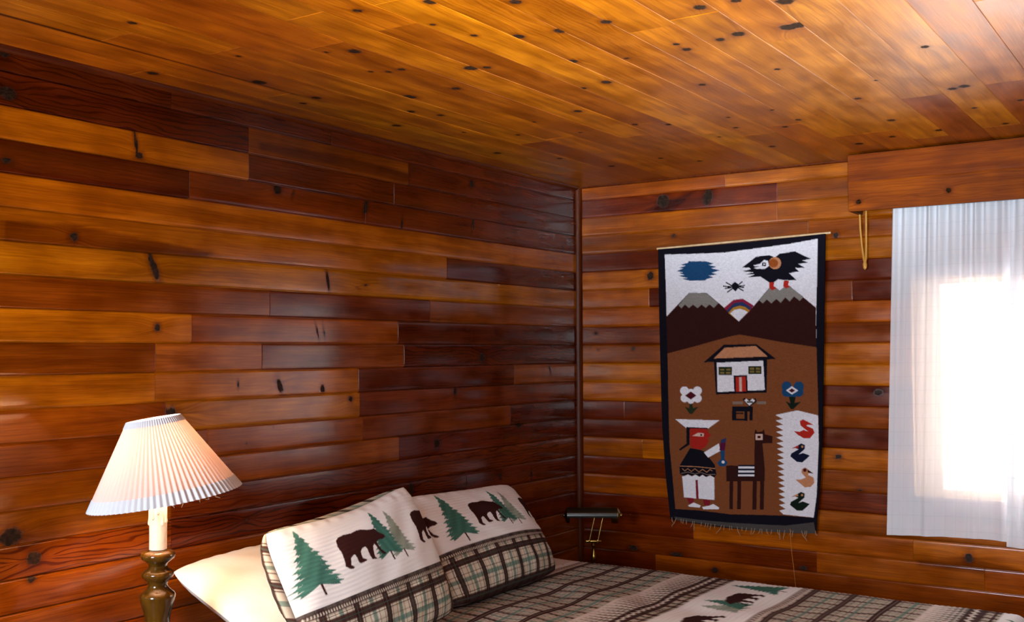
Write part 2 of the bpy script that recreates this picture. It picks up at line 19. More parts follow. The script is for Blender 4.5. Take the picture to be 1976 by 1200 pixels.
TAPESTRY = [('white',[(0.5204,2.0341),(0.6848,2.0288),(0.8422,2.0262),(0.9444,2.0341),(1.0443,2.0405),(1.1664,2.05),(1.2971,2.0655),(1.2934,1.9103),(1.2862,1.7437),(1.2836,1.5649),(0.5351,1.5374),(0.531,1.7178),(0.527,1.8686)]),('darkbrown',[(0.5288,1.7204),(0.6532,1.8367),(0.7461,1.8336),(0.8363,1.7576),(0.8643,1.7327),(0.9071,1.6907),(0.9531,1.7306),(0.9836,1.7634),(1.064,1.8491),(1.0861,1.853),(1.1126,1.8322),(1.1371,1.8502),(1.1636,1.8502),(1.2155,1.8062),(1.2844,1.7475),(1.2836,1.5649),(1.1117,1.5903),(0.9891,1.6137),(0.9089,1.628),(0.8526,1.6166),(0.6797,1.5716),(0.5351,1.5374)]),('brown',[(0.5351,1.5374),(0.5397,1.076),(0.5518,0.9319),(0.5636,0.7672),(0.6971,0.7702),(0.8524,0.7642),(0.9781,0.7719),(1.1246,0.7804),(1.2618,0.7823),(1.2773,0.8841),(1.29,1.1138),(1.2899,1.2688),(1.285,1.5658),(1.2836,1.5649),(1.1117,1.5903),(0.9891,1.6137),(0.9089,1.628),(0.8526,1.6166),(0.6797,1.5716)]),('grey',[(0.6532,1.8352),(0.7461,1.8321),(0.8056,1.7804),(0.7819,1.759),(0.7612,1.7767),(0.74,1.7601),(0.7191,1.7769),(0.6977,1.7597),(0.674,1.7781),(0.6524,1.7609),(0.6311,1.7793),(0.6121,1.7609),(0.596,1.7763)]),('grey',[(1.0654,1.8481),(1.086,1.8506),(1.1126,1.8308),(1.1395,1.8501),(1.1636,1.8492),(1.2273,1.7988),(1.208,1.7808),(1.1821,1.8026),(1.1602,1.7798),(1.1388,1.7993),(1.1166,1.774),(1.095,1.7935),(1.0703,1.7729),(1.0484,1.7926),(1.0284,1.7741),(1.0113,1.7889)]),('magenta',[(0.8338,1.7577),(0.883,1.7951),(0.9288,1.8),(0.9836,1.7648),(0.9556,1.7306),(0.9071,1.6907),(0.8566,1.7328)]),('navy',[(0.8465,1.7452),(0.8853,1.7805),(0.9285,1.7841),(0.971,1.7566),(0.9531,1.7306),(0.9071,1.6907),(0.8592,1.7328)]),('mustard',[(0.8551,1.7329),(0.8799,1.7579),(0.9131,1.7667),(0.9409,1.7597),(0.9633,1.7424),(0.9506,1.7307),(0.9071,1.6907)]),('white',[(0.8643,1.7302),(0.8849,1.7467),(0.913,1.7523),(0.9406,1.7429),(0.9531,1.7345),(0.9071,1.6907)]),('blue',[(0.5869,1.9474),(0.6223,1.9588),(0.6007,1.9633),(0.6359,1.9716),(0.6079,1.9779),(0.6468,1.986),(0.6523,1.9932),(0.7427,1.9887),(0.7845,1.9758),(0.7582,1.9692),(0.7999,1.9589),(0.7711,1.9529),(0.8153,1.9411),(0.7735,1.9307),(0.8021,1.9221),(0.7576,1.9167),(0.7837,1.9082),(0.7495,1.9023),(0.7363,1.894),(0.6566,1.8971),(0.6136,1.9078),(0.646,1.91),(0.5976,1.9234),(0.63,1.9271),(0.6004,1.9358),(0.6221,1.9399)]),('black',[(0.8917,1.882),(0.9068,1.8717),(0.9102,1.8547),(0.8937,1.8349),(0.8775,1.851),(0.8752,1.8705)]),('black',[(0.8828,1.863),(0.8471,1.8838),(0.844,1.8789),(0.8797,1.8581)]),('black',[(0.8764,1.8612),(0.8312,1.8663),(0.8306,1.8605),(0.8758,1.8554)]),('black',[(0.8756,1.8588),(0.8396,1.8543),(0.8405,1.8485),(0.8765,1.853)]),('black',[(0.8819,1.8556),(0.8494,1.8349),(0.8529,1.8301),(0.8854,1.8508)]),('black',[(0.9062,1.8599),(0.9318,1.8806),(0.9278,1.8851),(0.9022,1.8644)]),('black',[(0.9071,1.8567),(0.9426,1.8603),(0.9418,1.866),(0.9063,1.8625)]),('black',[(0.9064,1.8543),(0.9367,1.8508),(0.9373,1.8566),(0.9069,1.8601)]),('black',[(0.9025,1.8524),(0.9327,1.8345),(0.9358,1.8394),(0.9057,1.8573)]),('black',[(0.9281,1.9495),(0.9637,1.9729),(0.9991,1.9975),(1.0636,2.0022),(1.0928,1.9902),(1.115,2.0057),(1.1899,2.0134),(1.2371,1.9874),(1.2676,1.9742),(1.2226,1.9695),(1.2556,1.9562),(1.2034,1.954),(1.2363,1.9338),(1.1888,1.936),(1.2076,1.9187),(1.1597,1.9124),(1.1951,1.878),(1.1351,1.8804),(1.106,1.8863),(1.0814,1.8698),(1.0618,1.8729),(1.0178,1.9033),(0.9578,1.902),(0.993,1.9139),(0.9429,1.9161),(0.9881,1.9237),(0.9279,1.9312),(0.9733,1.9388),(0.9634,1.9479)]),('white',[(0.9861,1.9574),(1.0185,1.963),(1.0386,1.9811),(1.0583,1.9754),(1.0629,1.9513),(1.043,1.938),(1.0033,1.9388),(0.9859,1.9454),(1.0184,1.9501),(0.9885,1.9539)]),('black',[(1.0295,1.9687),(1.0483,1.9678),(1.0481,1.9506),(1.0293,1.9515)]),('white',[(1.0354,1.9631),(1.0428,1.9628),(1.0427,1.9561),(1.0353,1.9565)]),('tan',[(1.1226,1.9613),(1.1195,1.9487),(1.111,1.9389),(1.0988,1.9338),(1.0853,1.9344),(1.0732,1.9406),(1.0649,1.9513),(1.0621,1.9642),(1.0653,1.9769),(1.0738,1.9867),(1.0861,1.9918),(1.0996,1.9911),(1.1116,1.9848),(1.1198,1.9741)]),('maroon2',[(1.1076,1.962),(1.1052,1.9531),(1.0989,1.9461),(1.0898,1.9425),(1.0798,1.943),(1.0708,1.9474),(1.0647,1.955),(1.0626,1.9642),(1.0649,1.9732),(1.0713,1.9801),(1.0804,1.9837),(1.0904,1.9832),(1.0993,1.9787),(1.1055,1.9712)]),('red',[(1.0618,1.8729),(1.0873,1.8719),(1.0836,1.8531),(1.0967,1.8422),(1.076,1.8344),(1.0615,1.8468)]),('red',[(1.1341,1.8781),(1.1592,1.8771),(1.1541,1.8562),(1.166,1.8491),(1.1442,1.8415),(1.1298,1.8514)]),('white',[(1.106,1.8854),(1.1309,1.8608),(1.1126,1.8331),(1.0842,1.8626)]),('black',[(0.7264,1.4939),(0.8316,1.5804),(0.9936,1.5803),(1.0887,1.5103),(1.0471,1.5079),(0.7736,1.4955)]),('tan',[(0.779,1.5125),(0.834,1.5644),(0.9886,1.5722),(1.0473,1.5221)]),('black',[(0.7789,1.5003),(1.0447,1.5103),(1.0386,1.3517),(0.7873,1.3375)]),('white',[(0.7933,1.4921),(1.0248,1.5022),(1.0304,1.3633),(0.7953,1.3497)]),('green',[(0.8019,1.4712),(0.8688,1.4715),(0.8683,1.432),(0.8014,1.4314)]),('mustard2',[(0.809,1.4625),(0.8307,1.4626),(0.8306,1.4539),(0.8089,1.4538)]),('mustard2',[(0.8089,1.448),(0.8305,1.4481),(0.8304,1.4394),(0.8087,1.4392)]),('mustard2',[(0.84,1.4627),(0.8615,1.4628),(0.8614,1.4541),(0.8399,1.454)]),('mustard2',[(0.8398,1.4482),(0.8613,1.4483),(0.8612,1.4396),(0.8397,1.4395)]),('green',[(0.9508,1.4767),(1.0156,1.477),(1.0151,1.4381),(0.9503,1.4375)]),('mustard2',[(0.9577,1.4681),(0.9787,1.4683),(0.9786,1.4597),(0.9576,1.4595)]),('mustard2',[(0.9576,1.4538),(0.9786,1.4539),(0.9784,1.4454),(0.9574,1.4452)]),('mustard2',[(0.9877,1.4683),(1.0086,1.4684),(1.0085,1.4599),(0.9876,1.4597)]),('mustard2',[(0.9875,1.454),(1.0084,1.4541),(1.0083,1.4456),(0.9874,1.4454)]),('black',[(0.8759,1.4306),(0.9443,1.4336),(0.9448,1.3548),(0.879,1.3503)]),('red',[(0.887,1.4235),(0.9366,1.4264),(0.9382,1.3546),(0.8861,1.3528)]),('tan2',[(0.9037,1.4222),(0.9164,1.4223),(0.9166,1.3543),(0.9039,1.3541)]),('white',[(0.6485,1.3536),(0.646,1.3441),(0.6394,1.3364),(0.6299,1.3321),(0.6194,1.3319),(0.6099,1.3359),(0.6034,1.3433),(0.6012,1.3528),(0.6036,1.3623),(0.6103,1.3699),(0.6198,1.3743),(0.6304,1.3744),(0.6398,1.3704),(0.6462,1.3629)]),('white',[(0.7164,1.3547),(0.714,1.3453),(0.7075,1.3377),(0.6981,1.3334),(0.6877,1.3332),(0.6784,1.3372),(0.672,1.3446),(0.6698,1.3539),(0.6722,1.3634),(0.6788,1.371),(0.6882,1.3753),(0.6986,1.3755),(0.7079,1.3714),(0.7142,1.364)]),('white',[(0.6486,1.3176),(0.6463,1.3086),(0.64,1.3012),(0.6309,1.297),(0.6209,1.2968),(0.6118,1.3006),(0.6056,1.3077),(0.6035,1.3167),(0.6058,1.3257),(0.6122,1.3331),(0.6213,1.3373),(0.6313,1.3374),(0.6403,1.3336),(0.6465,1.3265)]),('white',[(0.7149,1.3175),(0.7126,1.3085),(0.7064,1.3012),(0.6975,1.2971),(0.6876,1.2968),(0.6787,1.3006),(0.6726,1.3077),(0.6704,1.3166),(0.6728,1.3256),(0.679,1.3329),(0.688,1.337),(0.6979,1.3372),(0.7068,1.3334),(0.7128,1.3264)]),('white',[(0.6773,1.3084),(0.6753,1.3006),(0.6699,1.2944),(0.6622,1.2908),(0.6536,1.2906),(0.646,1.2938),(0.6407,1.2999),(0.6389,1.3075),(0.6409,1.3153),(0.6463,1.3216),(0.654,1.3251),(0.6626,1.3253),(0.6702,1.322),(0.6755,1.316)]),('white',[(0.6934,1.3308),(0.6898,1.3167),(0.68,1.3052),(0.6658,1.2986),(0.6502,1.2982),(0.6361,1.3042),(0.6264,1.3153),(0.623,1.3294),(0.6267,1.3436),(0.6366,1.3551),(0.6509,1.3617),(0.6665,1.3619),(0.6805,1.3559),(0.6901,1.3448)]),('maroon',[(0.6278,1.3295),(0.6586,1.3508),(0.6876,1.3307),(0.6581,1.3104)]),('green',[(0.6499,1.2905),(0.6659,1.2909),(0.6683,1.2688),(0.6976,1.2769),(0.6653,1.2408),(0.6504,1.2403),(0.6256,1.2751),(0.6497,1.2684)]),('blue',[(1.1637,1.3819),(1.1611,1.3713),(1.1541,1.3628),(1.144,1.3579),(1.1329,1.3577),(1.1229,1.3622),(1.116,1.3706),(1.1137,1.3811),(1.1163,1.3918),(1.1234,1.4004),(1.1335,1.4052),(1.1447,1.4053),(1.1546,1.4007),(1.1614,1.3924)]),('blue',[(1.2222,1.3828),(1.2196,1.3723),(1.2127,1.3637),(1.2027,1.3589),(1.1918,1.3587),(1.1819,1.3632),(1.1751,1.3715),(1.1728,1.382),(1.1754,1.3926),(1.1824,1.4011),(1.1924,1.4059),(1.2034,1.406),(1.2132,1.4015),(1.2199,1.3932)]),('blue',[(1.1624,1.3562),(1.1599,1.346),(1.1531,1.3378),(1.1434,1.3331),(1.1327,1.3329),(1.1231,1.3372),(1.1165,1.3452),(1.1143,1.3554),(1.1168,1.3656),(1.1236,1.3738),(1.1334,1.3785),(1.1441,1.3787),(1.1536,1.3743),(1.1602,1.3663)]),('blue',[(1.2209,1.3572),(1.2184,1.3471),(1.2118,1.3389),(1.2022,1.3343),(1.1916,1.3341),(1.1821,1.3384),(1.1756,1.3463),(1.1734,1.3564),(1.1759,1.3666),(1.1826,1.3748),(1.1923,1.3794),(1.2028,1.3796),(1.2123,1.3752),(1.2187,1.3673)]),('blue',[(1.189,1.3497),(1.1866,1.34),(1.1802,1.3321),(1.1709,1.3276),(1.1607,1.3273),(1.1516,1.3315),(1.1453,1.3392),(1.1431,1.3489),(1.1455,1.3586),(1.152,1.3665),(1.1613,1.371),(1.1716,1.3712),(1.1807,1.367),(1.1869,1.3593)]),('white',[(1.1351,1.3627),(1.1642,1.3828),(1.1949,1.3638),(1.1637,1.3446)]),('maroon',[(1.1472,1.3629),(1.1641,1.3735),(1.1807,1.3635),(1.1638,1.353)]),('green2',[(1.1491,1.3326),(1.1826,1.3333),(1.1751,1.3052),(1.2085,1.3129),(1.1699,1.2771),(1.1579,1.2768),(1.1311,1.3135),(1.1559,1.3034)]),('black',[(0.8664,1.2812),(0.9689,1.2837),(0.9686,1.2609),(0.8661,1.2581)]),('black',[(0.8661,1.2595),(0.8865,1.2601),(0.8859,1.2145),(0.8656,1.2138)]),('black',[(0.927,1.2612),(0.9421,1.2616),(0.9415,1.2153),(0.9264,1.2148)]),('black',[(0.9526,1.2619),(0.9686,1.2623),(0.968,1.2171),(0.952,1.2166)]),('black',[(0.8839,1.2518),(0.9218,1.2529),(0.9217,1.2462),(0.8838,1.2451)]),('black',[(0.8784,1.2229),(0.929,1.2245),(0.9289,1.2159),(0.8783,1.2142)]),('black',[(0.9191,1.316),(0.9278,1.3248),(0.9352,1.3173),(0.9753,1.3182),(0.9829,1.3259),(0.9891,1.308),(0.9523,1.2809)]),('white',[(0.9276,1.3114),(0.9378,1.3202),(0.9527,1.3081),(0.9678,1.3209),(0.9812,1.3126),(0.9524,1.2871)]),('charcoal',[(0.9402,1.3093),(0.9692,1.3099),(0.9691,1.3018),(0.9401,1.3012)]),('grey2',[(0.8693,1.3053),(0.92,1.3064),(0.9198,1.294),(0.8691,1.2928)]),('grey2',[(0.9891,1.308),(1.0346,1.309),(1.0344,1.2967),(0.9889,1.2956)]),('white',[(0.5737,1.2118),(0.8024,1.2132),(0.741,1.1684),(0.6325,1.1693)]),('black',[(0.6326,1.1753),(0.7427,1.1743),(0.7436,1.167),(0.6496,1.1636),(0.6477,1.0898),(0.5964,1.0569),(0.5911,1.0636),(0.6317,1.094)]),('red2',[(0.6512,1.1695),(0.7374,1.1697),(0.7512,1.1454),(0.7632,1.1386),(0.7405,1.1255),(0.7483,1.1137),(0.7322,1.0838),(0.7057,1.067),(0.6635,1.0719),(0.6503,1.0825)]),('tan2',[(0.6615,1.1321),(0.6935,1.1495),(0.7235,1.1478),(0.7212,1.1311)]),('black',[(0.7145,1.1391),(0.7139,1.137),(0.7124,1.1352),(0.7103,1.1342),(0.708,1.1341),(0.7059,1.1349),(0.7044,1.1366),(0.7039,1.1387),(0.7045,1.1408),(0.706,1.1426),(0.7081,1.1436),(0.7104,1.1437),(0.7125,1.1428),(0.714,1.1412)]),('black',[(0.6502,1.0727),(0.7057,1.0655),(0.7267,1.0568),(0.7755,0.9962),(0.7838,0.9507),(0.7722,0.9355),(0.7515,0.9464),(0.7305,0.9354),(0.7123,0.9464),(0.6963,0.9348),(0.6753,0.9452),(0.6566,0.9358),(0.6354,0.9443),(0.6192,0.9335),(0.5925,0.9417),(0.5902,0.9811)]),('tan',[(0.5917,0.9794),(0.6835,0.9811),(0.7777,0.9767),(0.7781,0.9801),(0.6838,0.9845),(0.5919,0.9829)]),('tan',[(0.6049,0.9683),(0.6195,0.9564),(0.6355,0.9696),(0.6541,0.956),(0.6728,0.9707),(0.6938,0.9558),(0.7125,0.9701),(0.7333,0.9567),(0.7522,0.9714),(0.7611,0.965),(0.7633,0.9678),(0.7514,0.9747),(0.7335,0.9601),(0.7127,0.9735),(0.6941,0.9593),(0.6731,0.9742),(0.6543,0.9594),(0.6359,0.973),(0.6195,0.9598),(0.6076,0.9709)]),('grey2',[(0.5982,0.9431),(0.6354,0.9526),(0.6726,0.9451),(0.7044,0.9543),(0.7356,0.9454),(0.7776,0.9489),(0.7775,0.9518),(0.7361,0.9483),(0.7046,0.9572),(0.6728,0.948),(0.6356,0.9556),(0.5976,0.946)]),('white',[(0.6042,0.9301),(0.6193,0.9345),(0.6354,0.9418),(0.6566,0.9343),(0.6753,0.9433),(0.6963,0.9338),(0.7122,0.9445),(0.7305,0.9344),(0.7515,0.9439),(0.7722,0.9345),(0.772,0.8268),(0.6127,0.8274)]),('maroon3',[(0.675,0.9173),(0.6872,0.9181),(0.6898,0.8256),(0.6766,0.8262)]),('maroon3',[(0.6245,0.8283),(0.6661,0.8273),(0.6604,0.7966),(0.6392,0.7999)]),('maroon3',[(0.7109,0.8247),(0.7501,0.8252),(0.7472,0.7959),(0.7184,0.7986)]),('white',[(0.6326,0.7897),(0.6632,0.8066),(0.7,0.7948),(0.6946,0.7836),(0.639,0.7843)]),('white',[(0.7078,0.7881),(0.7446,0.7972),(0.7655,0.807),(0.7953,0.7923),(0.7937,0.7835),(0.713,0.7773)]),('white',[(0.7214,1.0541),(0.7975,1.1013),(0.8048,1.0654),(0.7421,1.0298)]),('maroon4',[(0.808,1.1186),(0.8354,1.1294),(0.8265,1.0688),(0.7996,1.0666)]),('navy',[(0.808,1.1186),(0.8354,1.1294),(0.831,1.1076),(0.8063,1.1041)]),('blue',[(0.8048,1.0668),(0.8264,1.0679),(0.8249,1.0278),(0.8411,1.0094),(0.8271,0.9918),(0.8013,0.9904),(0.7876,1.0065),(0.8069,1.0269)]),('white',[(0.8253,1.0124),(0.8245,1.0092),(0.8223,1.0066),(0.8192,1.005),(0.8157,1.0048),(0.8127,1.0061),(0.8105,1.0085),(0.8098,1.0116),(0.8106,1.0148),(0.8128,1.0174),(0.8159,1.0189),(0.8193,1.0191),(0.8224,1.0179),(0.8245,1.0155)]),('darkbrown',[(0.8322,0.9945),(0.8553,0.9982),(0.9736,0.9952),(0.9758,1.1613),(0.9809,1.1758),(0.9907,1.1628),(1.013,1.1665),(1.023,1.1782),(1.0276,1.1539),(1.0657,1.146),(1.0638,1.1139),(1.0147,1.1099),(1.0255,0.9934),(1.0247,0.9322),(0.8339,0.9201)]),('darkbrown',[(0.8493,0.9235),(0.8676,0.9246),(0.8659,0.7891),(0.8476,0.7877)]),('darkbrown',[(0.8889,0.926),(0.9081,0.9272),(0.9064,0.7923),(0.8872,0.7908)]),('darkbrown',[(0.9653,0.9308),(0.9862,0.9321),(0.9844,0.7964),(0.9635,0.7948)]),('darkbrown',[(1.0025,0.9331),(1.0227,0.9344),(1.0209,0.7993),(1.0007,0.7977)]),('tan2',[(0.9806,1.153),(1.0158,1.1543),(1.0154,1.126),(0.9802,1.1245)]),('darkbrown',[(0.9909,1.1448),(1.0058,1.1454),(1.0057,1.1341),(0.9908,1.1335)]),('navy2',[(0.8934,1.0027),(0.9737,1.0071),(0.973,0.9502),(0.8927,0.9453)]),('white',[(0.8933,0.9941),(0.9736,0.9985),(0.9735,0.9891),(0.8932,0.9845)]),('white',[(0.8931,0.9754),(0.9734,0.9801),(0.9733,0.9706),(0.893,0.9658)]),('white',[(0.8929,0.9572),(0.9732,0.962),(0.973,0.9526),(0.8927,0.9477)]),('white',[(1.0803,1.2466),(1.1889,1.2716),(1.2883,1.2513),(1.29,1.1138),(1.2773,0.8841),(1.2618,0.7833),(1.1175,0.7854),(1.0975,0.8015),(1.1284,0.8112),(1.0965,0.8276),(1.1277,0.8372),(1.0955,0.8536),(1.1271,0.8632),(1.0944,0.8797),(1.1264,0.8892),(1.0934,0.9058),(1.1257,0.9153),(1.0924,0.9319),(1.1251,0.9413),(1.0914,0.9581),(1.1244,0.9674),(1.0904,0.9842),(1.1238,0.9935),(1.0894,1.0104),(1.1231,1.0196),(1.0884,1.0366),(1.1225,1.0457),(1.0874,1.0628),(1.1218,1.0718),(1.0864,1.089),(1.1211,1.0979),(1.0853,1.1152),(1.1205,1.1241),(1.0843,1.1414),(1.1198,1.1502),(1.0833,1.1677),(1.1192,1.1764),(1.0823,1.194),(1.1185,1.2026),(1.0813,1.2203),(1.1178,1.2288)]),('red',[(1.1708,1.1748),(1.1993,1.1727),(1.2255,1.1861),(1.2045,1.2016),(1.2,1.2223),(1.2167,1.2307),(1.2331,1.2234),(1.268,1.2061),(1.24,1.2074),(1.2314,1.2016),(1.2631,1.1898),(1.2708,1.1717),(1.2484,1.1446),(1.2202,1.1434),(1.192,1.1571)]),('white',[(1.2124,1.1903),(1.2255,1.1861),(1.2404,1.1761),(1.2254,1.1792)]),('navy2',[(1.1769,1.0971),(1.1889,1.1092),(1.2057,1.1192),(1.2245,1.1131),(1.2233,1.0946),(1.1931,1.0677),(1.2145,1.0757),(1.2473,1.0658),(1.233,1.0513),(1.2115,1.0326),(1.1855,1.0326),(1.1525,1.0564),(1.1574,1.0706),(1.1934,1.0918)]),('red',[(1.1568,1.0929),(1.1913,1.1102),(1.1935,1.0992)]),('tan',[(1.2168,1.1049),(1.2162,1.1025),(1.2146,1.1005),(1.2123,1.0993),(1.2098,1.0992),(1.2075,1.1002),(1.206,1.102),(1.2055,1.1044),(1.2061,1.1068),(1.2077,1.1088),(1.21,1.11),(1.2125,1.1101),(1.2147,1.1092),(1.2163,1.1073)]),('green2',[(1.1737,0.8731),(1.1858,0.8855),(1.2025,0.8959),(1.2213,0.8903),(1.22,0.8718),(1.1899,0.8443),(1.2113,0.8528),(1.244,0.8437),(1.2298,0.8289),(1.2083,0.8097),(1.1823,0.8091),(1.1493,0.832),(1.1543,0.8463),(1.1903,0.8683)]),('tan',[(1.1536,0.8685),(1.1881,0.8866),(1.1904,0.8757)]),('tan',[(1.2136,0.8819),(1.213,0.8795),(1.2114,0.8775),(1.2091,0.8762),(1.2066,0.8761),(1.2043,0.877),(1.2028,0.8788),(1.2023,0.8811),(1.2029,0.8836),(1.2045,0.8856),(1.2067,0.8869),(1.2093,0.887),(1.2115,0.8861),(1.2131,0.8843)]),('tan',[(1.1772,0.9511),(1.2033,0.9527),(1.227,0.9634),(1.2061,0.9852),(1.2087,1.0015),(1.2253,1.0103),(1.2393,1.001),(1.2648,0.9841),(1.2414,0.985),(1.2375,0.9769),(1.2645,0.9657),(1.2674,0.943),(1.2499,0.9226),(1.2217,0.9184),(1.1936,0.9383)]),('black',[(1.2346,1.0007),(1.2648,0.9832),(1.2377,0.988)]),('maroon',[(1.2313,0.9982),(1.2304,0.9946),(1.228,0.9915),(1.2246,0.9897),(1.2208,0.9895),(1.2174,0.9909),(1.2151,0.9937),(1.2143,0.9972),(1.2152,1.0009),(1.2176,1.0039),(1.221,1.0057),(1.2248,1.0059),(1.2282,1.0045),(1.2305,1.0018)]),('charcoal',[(0.5578,0.7287),(0.6702,0.7242),(0.8264,0.7237),(0.9776,0.7284),(1.124,0.7339),(1.2615,0.7617),(1.2709,0.7077),(1.0752,0.6948),(0.7747,0.7039),(0.563,0.7129)])]
TAP_LEFT = [(0.4836,2.0621),(0.491,1.6471),(0.5006,1.1781),(0.5151,0.9197),(0.5357,0.7151)]
TAP_RIGHT = [(1.3344,2.0867),(1.3204,1.636),(1.3091,1.2061),(1.2959,0.9676),(1.2704,0.7116)]
BEAR = [(0.2218,0.1787),(0.2354,0.1865),(0.2599,0.1894),(0.2919,0.1861),(0.3169,0.189),(0.334,0.1885),(0.3624,0.1779),(0.3837,0.1741),(0.3933,0.175),(0.3972,0.1671),(0.4052,0.1559),(0.4197,0.1453),(0.4251,0.1346),(0.4107,0.1311),(0.3872,0.1324),(0.3756,0.1283),(0.3769,0.1162),(0.3823,0.1006),(0.3995,0.0842),(0.389,0.0822),(0.3798,0.087),(0.3692,0.104),(0.3613,0.1249),(0.351,0.1182),(0.3433,0.1013),(0.3394,0.0857),(0.3485,0.0762),(0.3239,0.0804),(0.3201,0.0933),(0.3215,0.1188),(0.3178,0.1268),(0.3013,0.124),(0.2898,0.1154),(0.2857,0.0953),(0.3026,0.0847),(0.2952,0.0824),(0.2703,0.0806),(0.2646,0.0855),(0.2633,0.1107),(0.2571,0.1147),(0.2408,0.1074),(0.2303,0.0868),(0.2413,0.0767),(0.2332,0.0733),(0.2208,0.0767),(0.208,0.0882),(0.2135,0.1054),(0.218,0.1342),(0.215,0.1556)]
TREE = [(0.0838,0.2628),(0.0704,0.2469),(0.0746,0.2416),(0.0529,0.2212),(0.064,0.2184),(0.0475,0.2118),(0.0632,0.2056),(0.0447,0.2016),(0.0578,0.1939),(0.0223,0.1724),(0.0449,0.1708),(0.0344,0.1515),(0.0517,0.1535),(0.0219,0.137),(0.0469,0.1346),(0.0232,0.1231),(0.0483,0.1207),(0.0163,0.0932),(0.0419,0.0951),(0.0143,0.0662),(0.0427,0.0719),(0.0424,0.051),(0.0709,0.073),(0.0724,0.0586),(0.0909,0.0696),(0.1084,0.0622),(0.1465,0.0513),(0.1434,0.064),(0.1689,0.0591),(0.1622,0.0751),(0.1955,0.0823),(0.1729,0.1001),(0.189,0.1073),(0.1663,0.1158),(0.1524,0.1287),(0.1652,0.1481),(0.1527,0.1626),(0.1669,0.159),(0.1441,0.1827),(0.1513,0.1853),(0.1332,0.1988),(0.1261,0.2203),(0.1242,0.2294),(0.1133,0.2408),(0.1027,0.2562),(0.0932,0.2499),(0.0893,0.2594)]
FOCAL, YAW, PITCH, ROLL, CX, CY, CZ = [2071.89752,0.58983,0.03775,-0.00385,2.87399,-4.92848,1.55007]

BW, SEAM0, CEIL = .096, 1.582, 2.422
ROOM_X, ROOM_Y = 4.3, -5.6
WIN = (1.70, 2.80, SEAM0 - 7*BW, SEAM0 + 3*BW)       # opening behind the curtains: x0,x1,z0,z1
WIN2 = (2.75, 3.72, .98, 2.12)                       # openings in the wall behind the camera
ADDED_WIN = (.75, 1.65, .98, 2.12)  # added opening, brings more daylight onto the near left wall

# ------------------------------------------------------------------ helpers
def tag(o, label=None, cat=None, group=None, kind=None):
    if label: o['label'] = label
    if cat: o['category'] = cat
    if group: o['group'] = group
    if kind: o['kind'] = kind
    return o

def mesh_obj(name, V, F, mats, parent=None, smooth=True, attrs=None, fmat=None):
    """V (n,3); F list of index lists or (m,4) array; attrs {name: (n,) or (n,3)}; ONE mesh object"""
    V = np.asarray(V, np.float32)
    me = bpy.data.meshes.new(name)
    if isinstance(F, np.ndarray):
        m, k = F.shape
        me.vertices.add(len(V)); me.vertices.foreach_set('co', V.ravel())
        me.loops.add(m*k); me.loops.foreach_set('vertex_index', F.astype(np.int32).ravel())
        me.polygons.add(m)
        me.polygons.foreach_set('loop_start', np.arange(0, m*k, k, dtype=np.int32))
        me.update(calc_edges=True)
    else:
        me.from_pydata([tuple(map(float, v)) for v in V], [], [list(map(int, f)) for f in F])
    me.validate()
    if smooth: me.polygons.foreach_set('use_smooth', np.ones(len(me.polygons), bool))
    for k, a in (attrs or {}).items():
        a = np.asarray(a, np.float32)
        if a.ndim == 2:
            at = me.attributes.new(k, 'FLOAT_COLOR', 'POINT')
            at.data.foreach_set('color', np.c_[a, np.ones(len(a), np.float32)].astype(np.float32).ravel())
        else:
            at = me.attributes.new(k, 'FLOAT', 'POINT'); at.data.foreach_set('value', a)
    for mt in (mats if isinstance(mats, (list, tuple)) else [mats]): me.materials.append(mt)
    if fmat is not None: me.polygons.foreach_set('material_index', np.asarray(fmat, np.int32))
    me.update()
    o = bpy.data.objects.new(name, me); COL.objects.link(o)
    if parent: o.parent = parent
    return o

def empty(name, loc, label, cat, group=None):
    o = bpy.data.objects.new(name, None); COL.objects.link(o)
    o.location = loc; o.empty_display_size = .05
    return tag(o, label, cat, group)

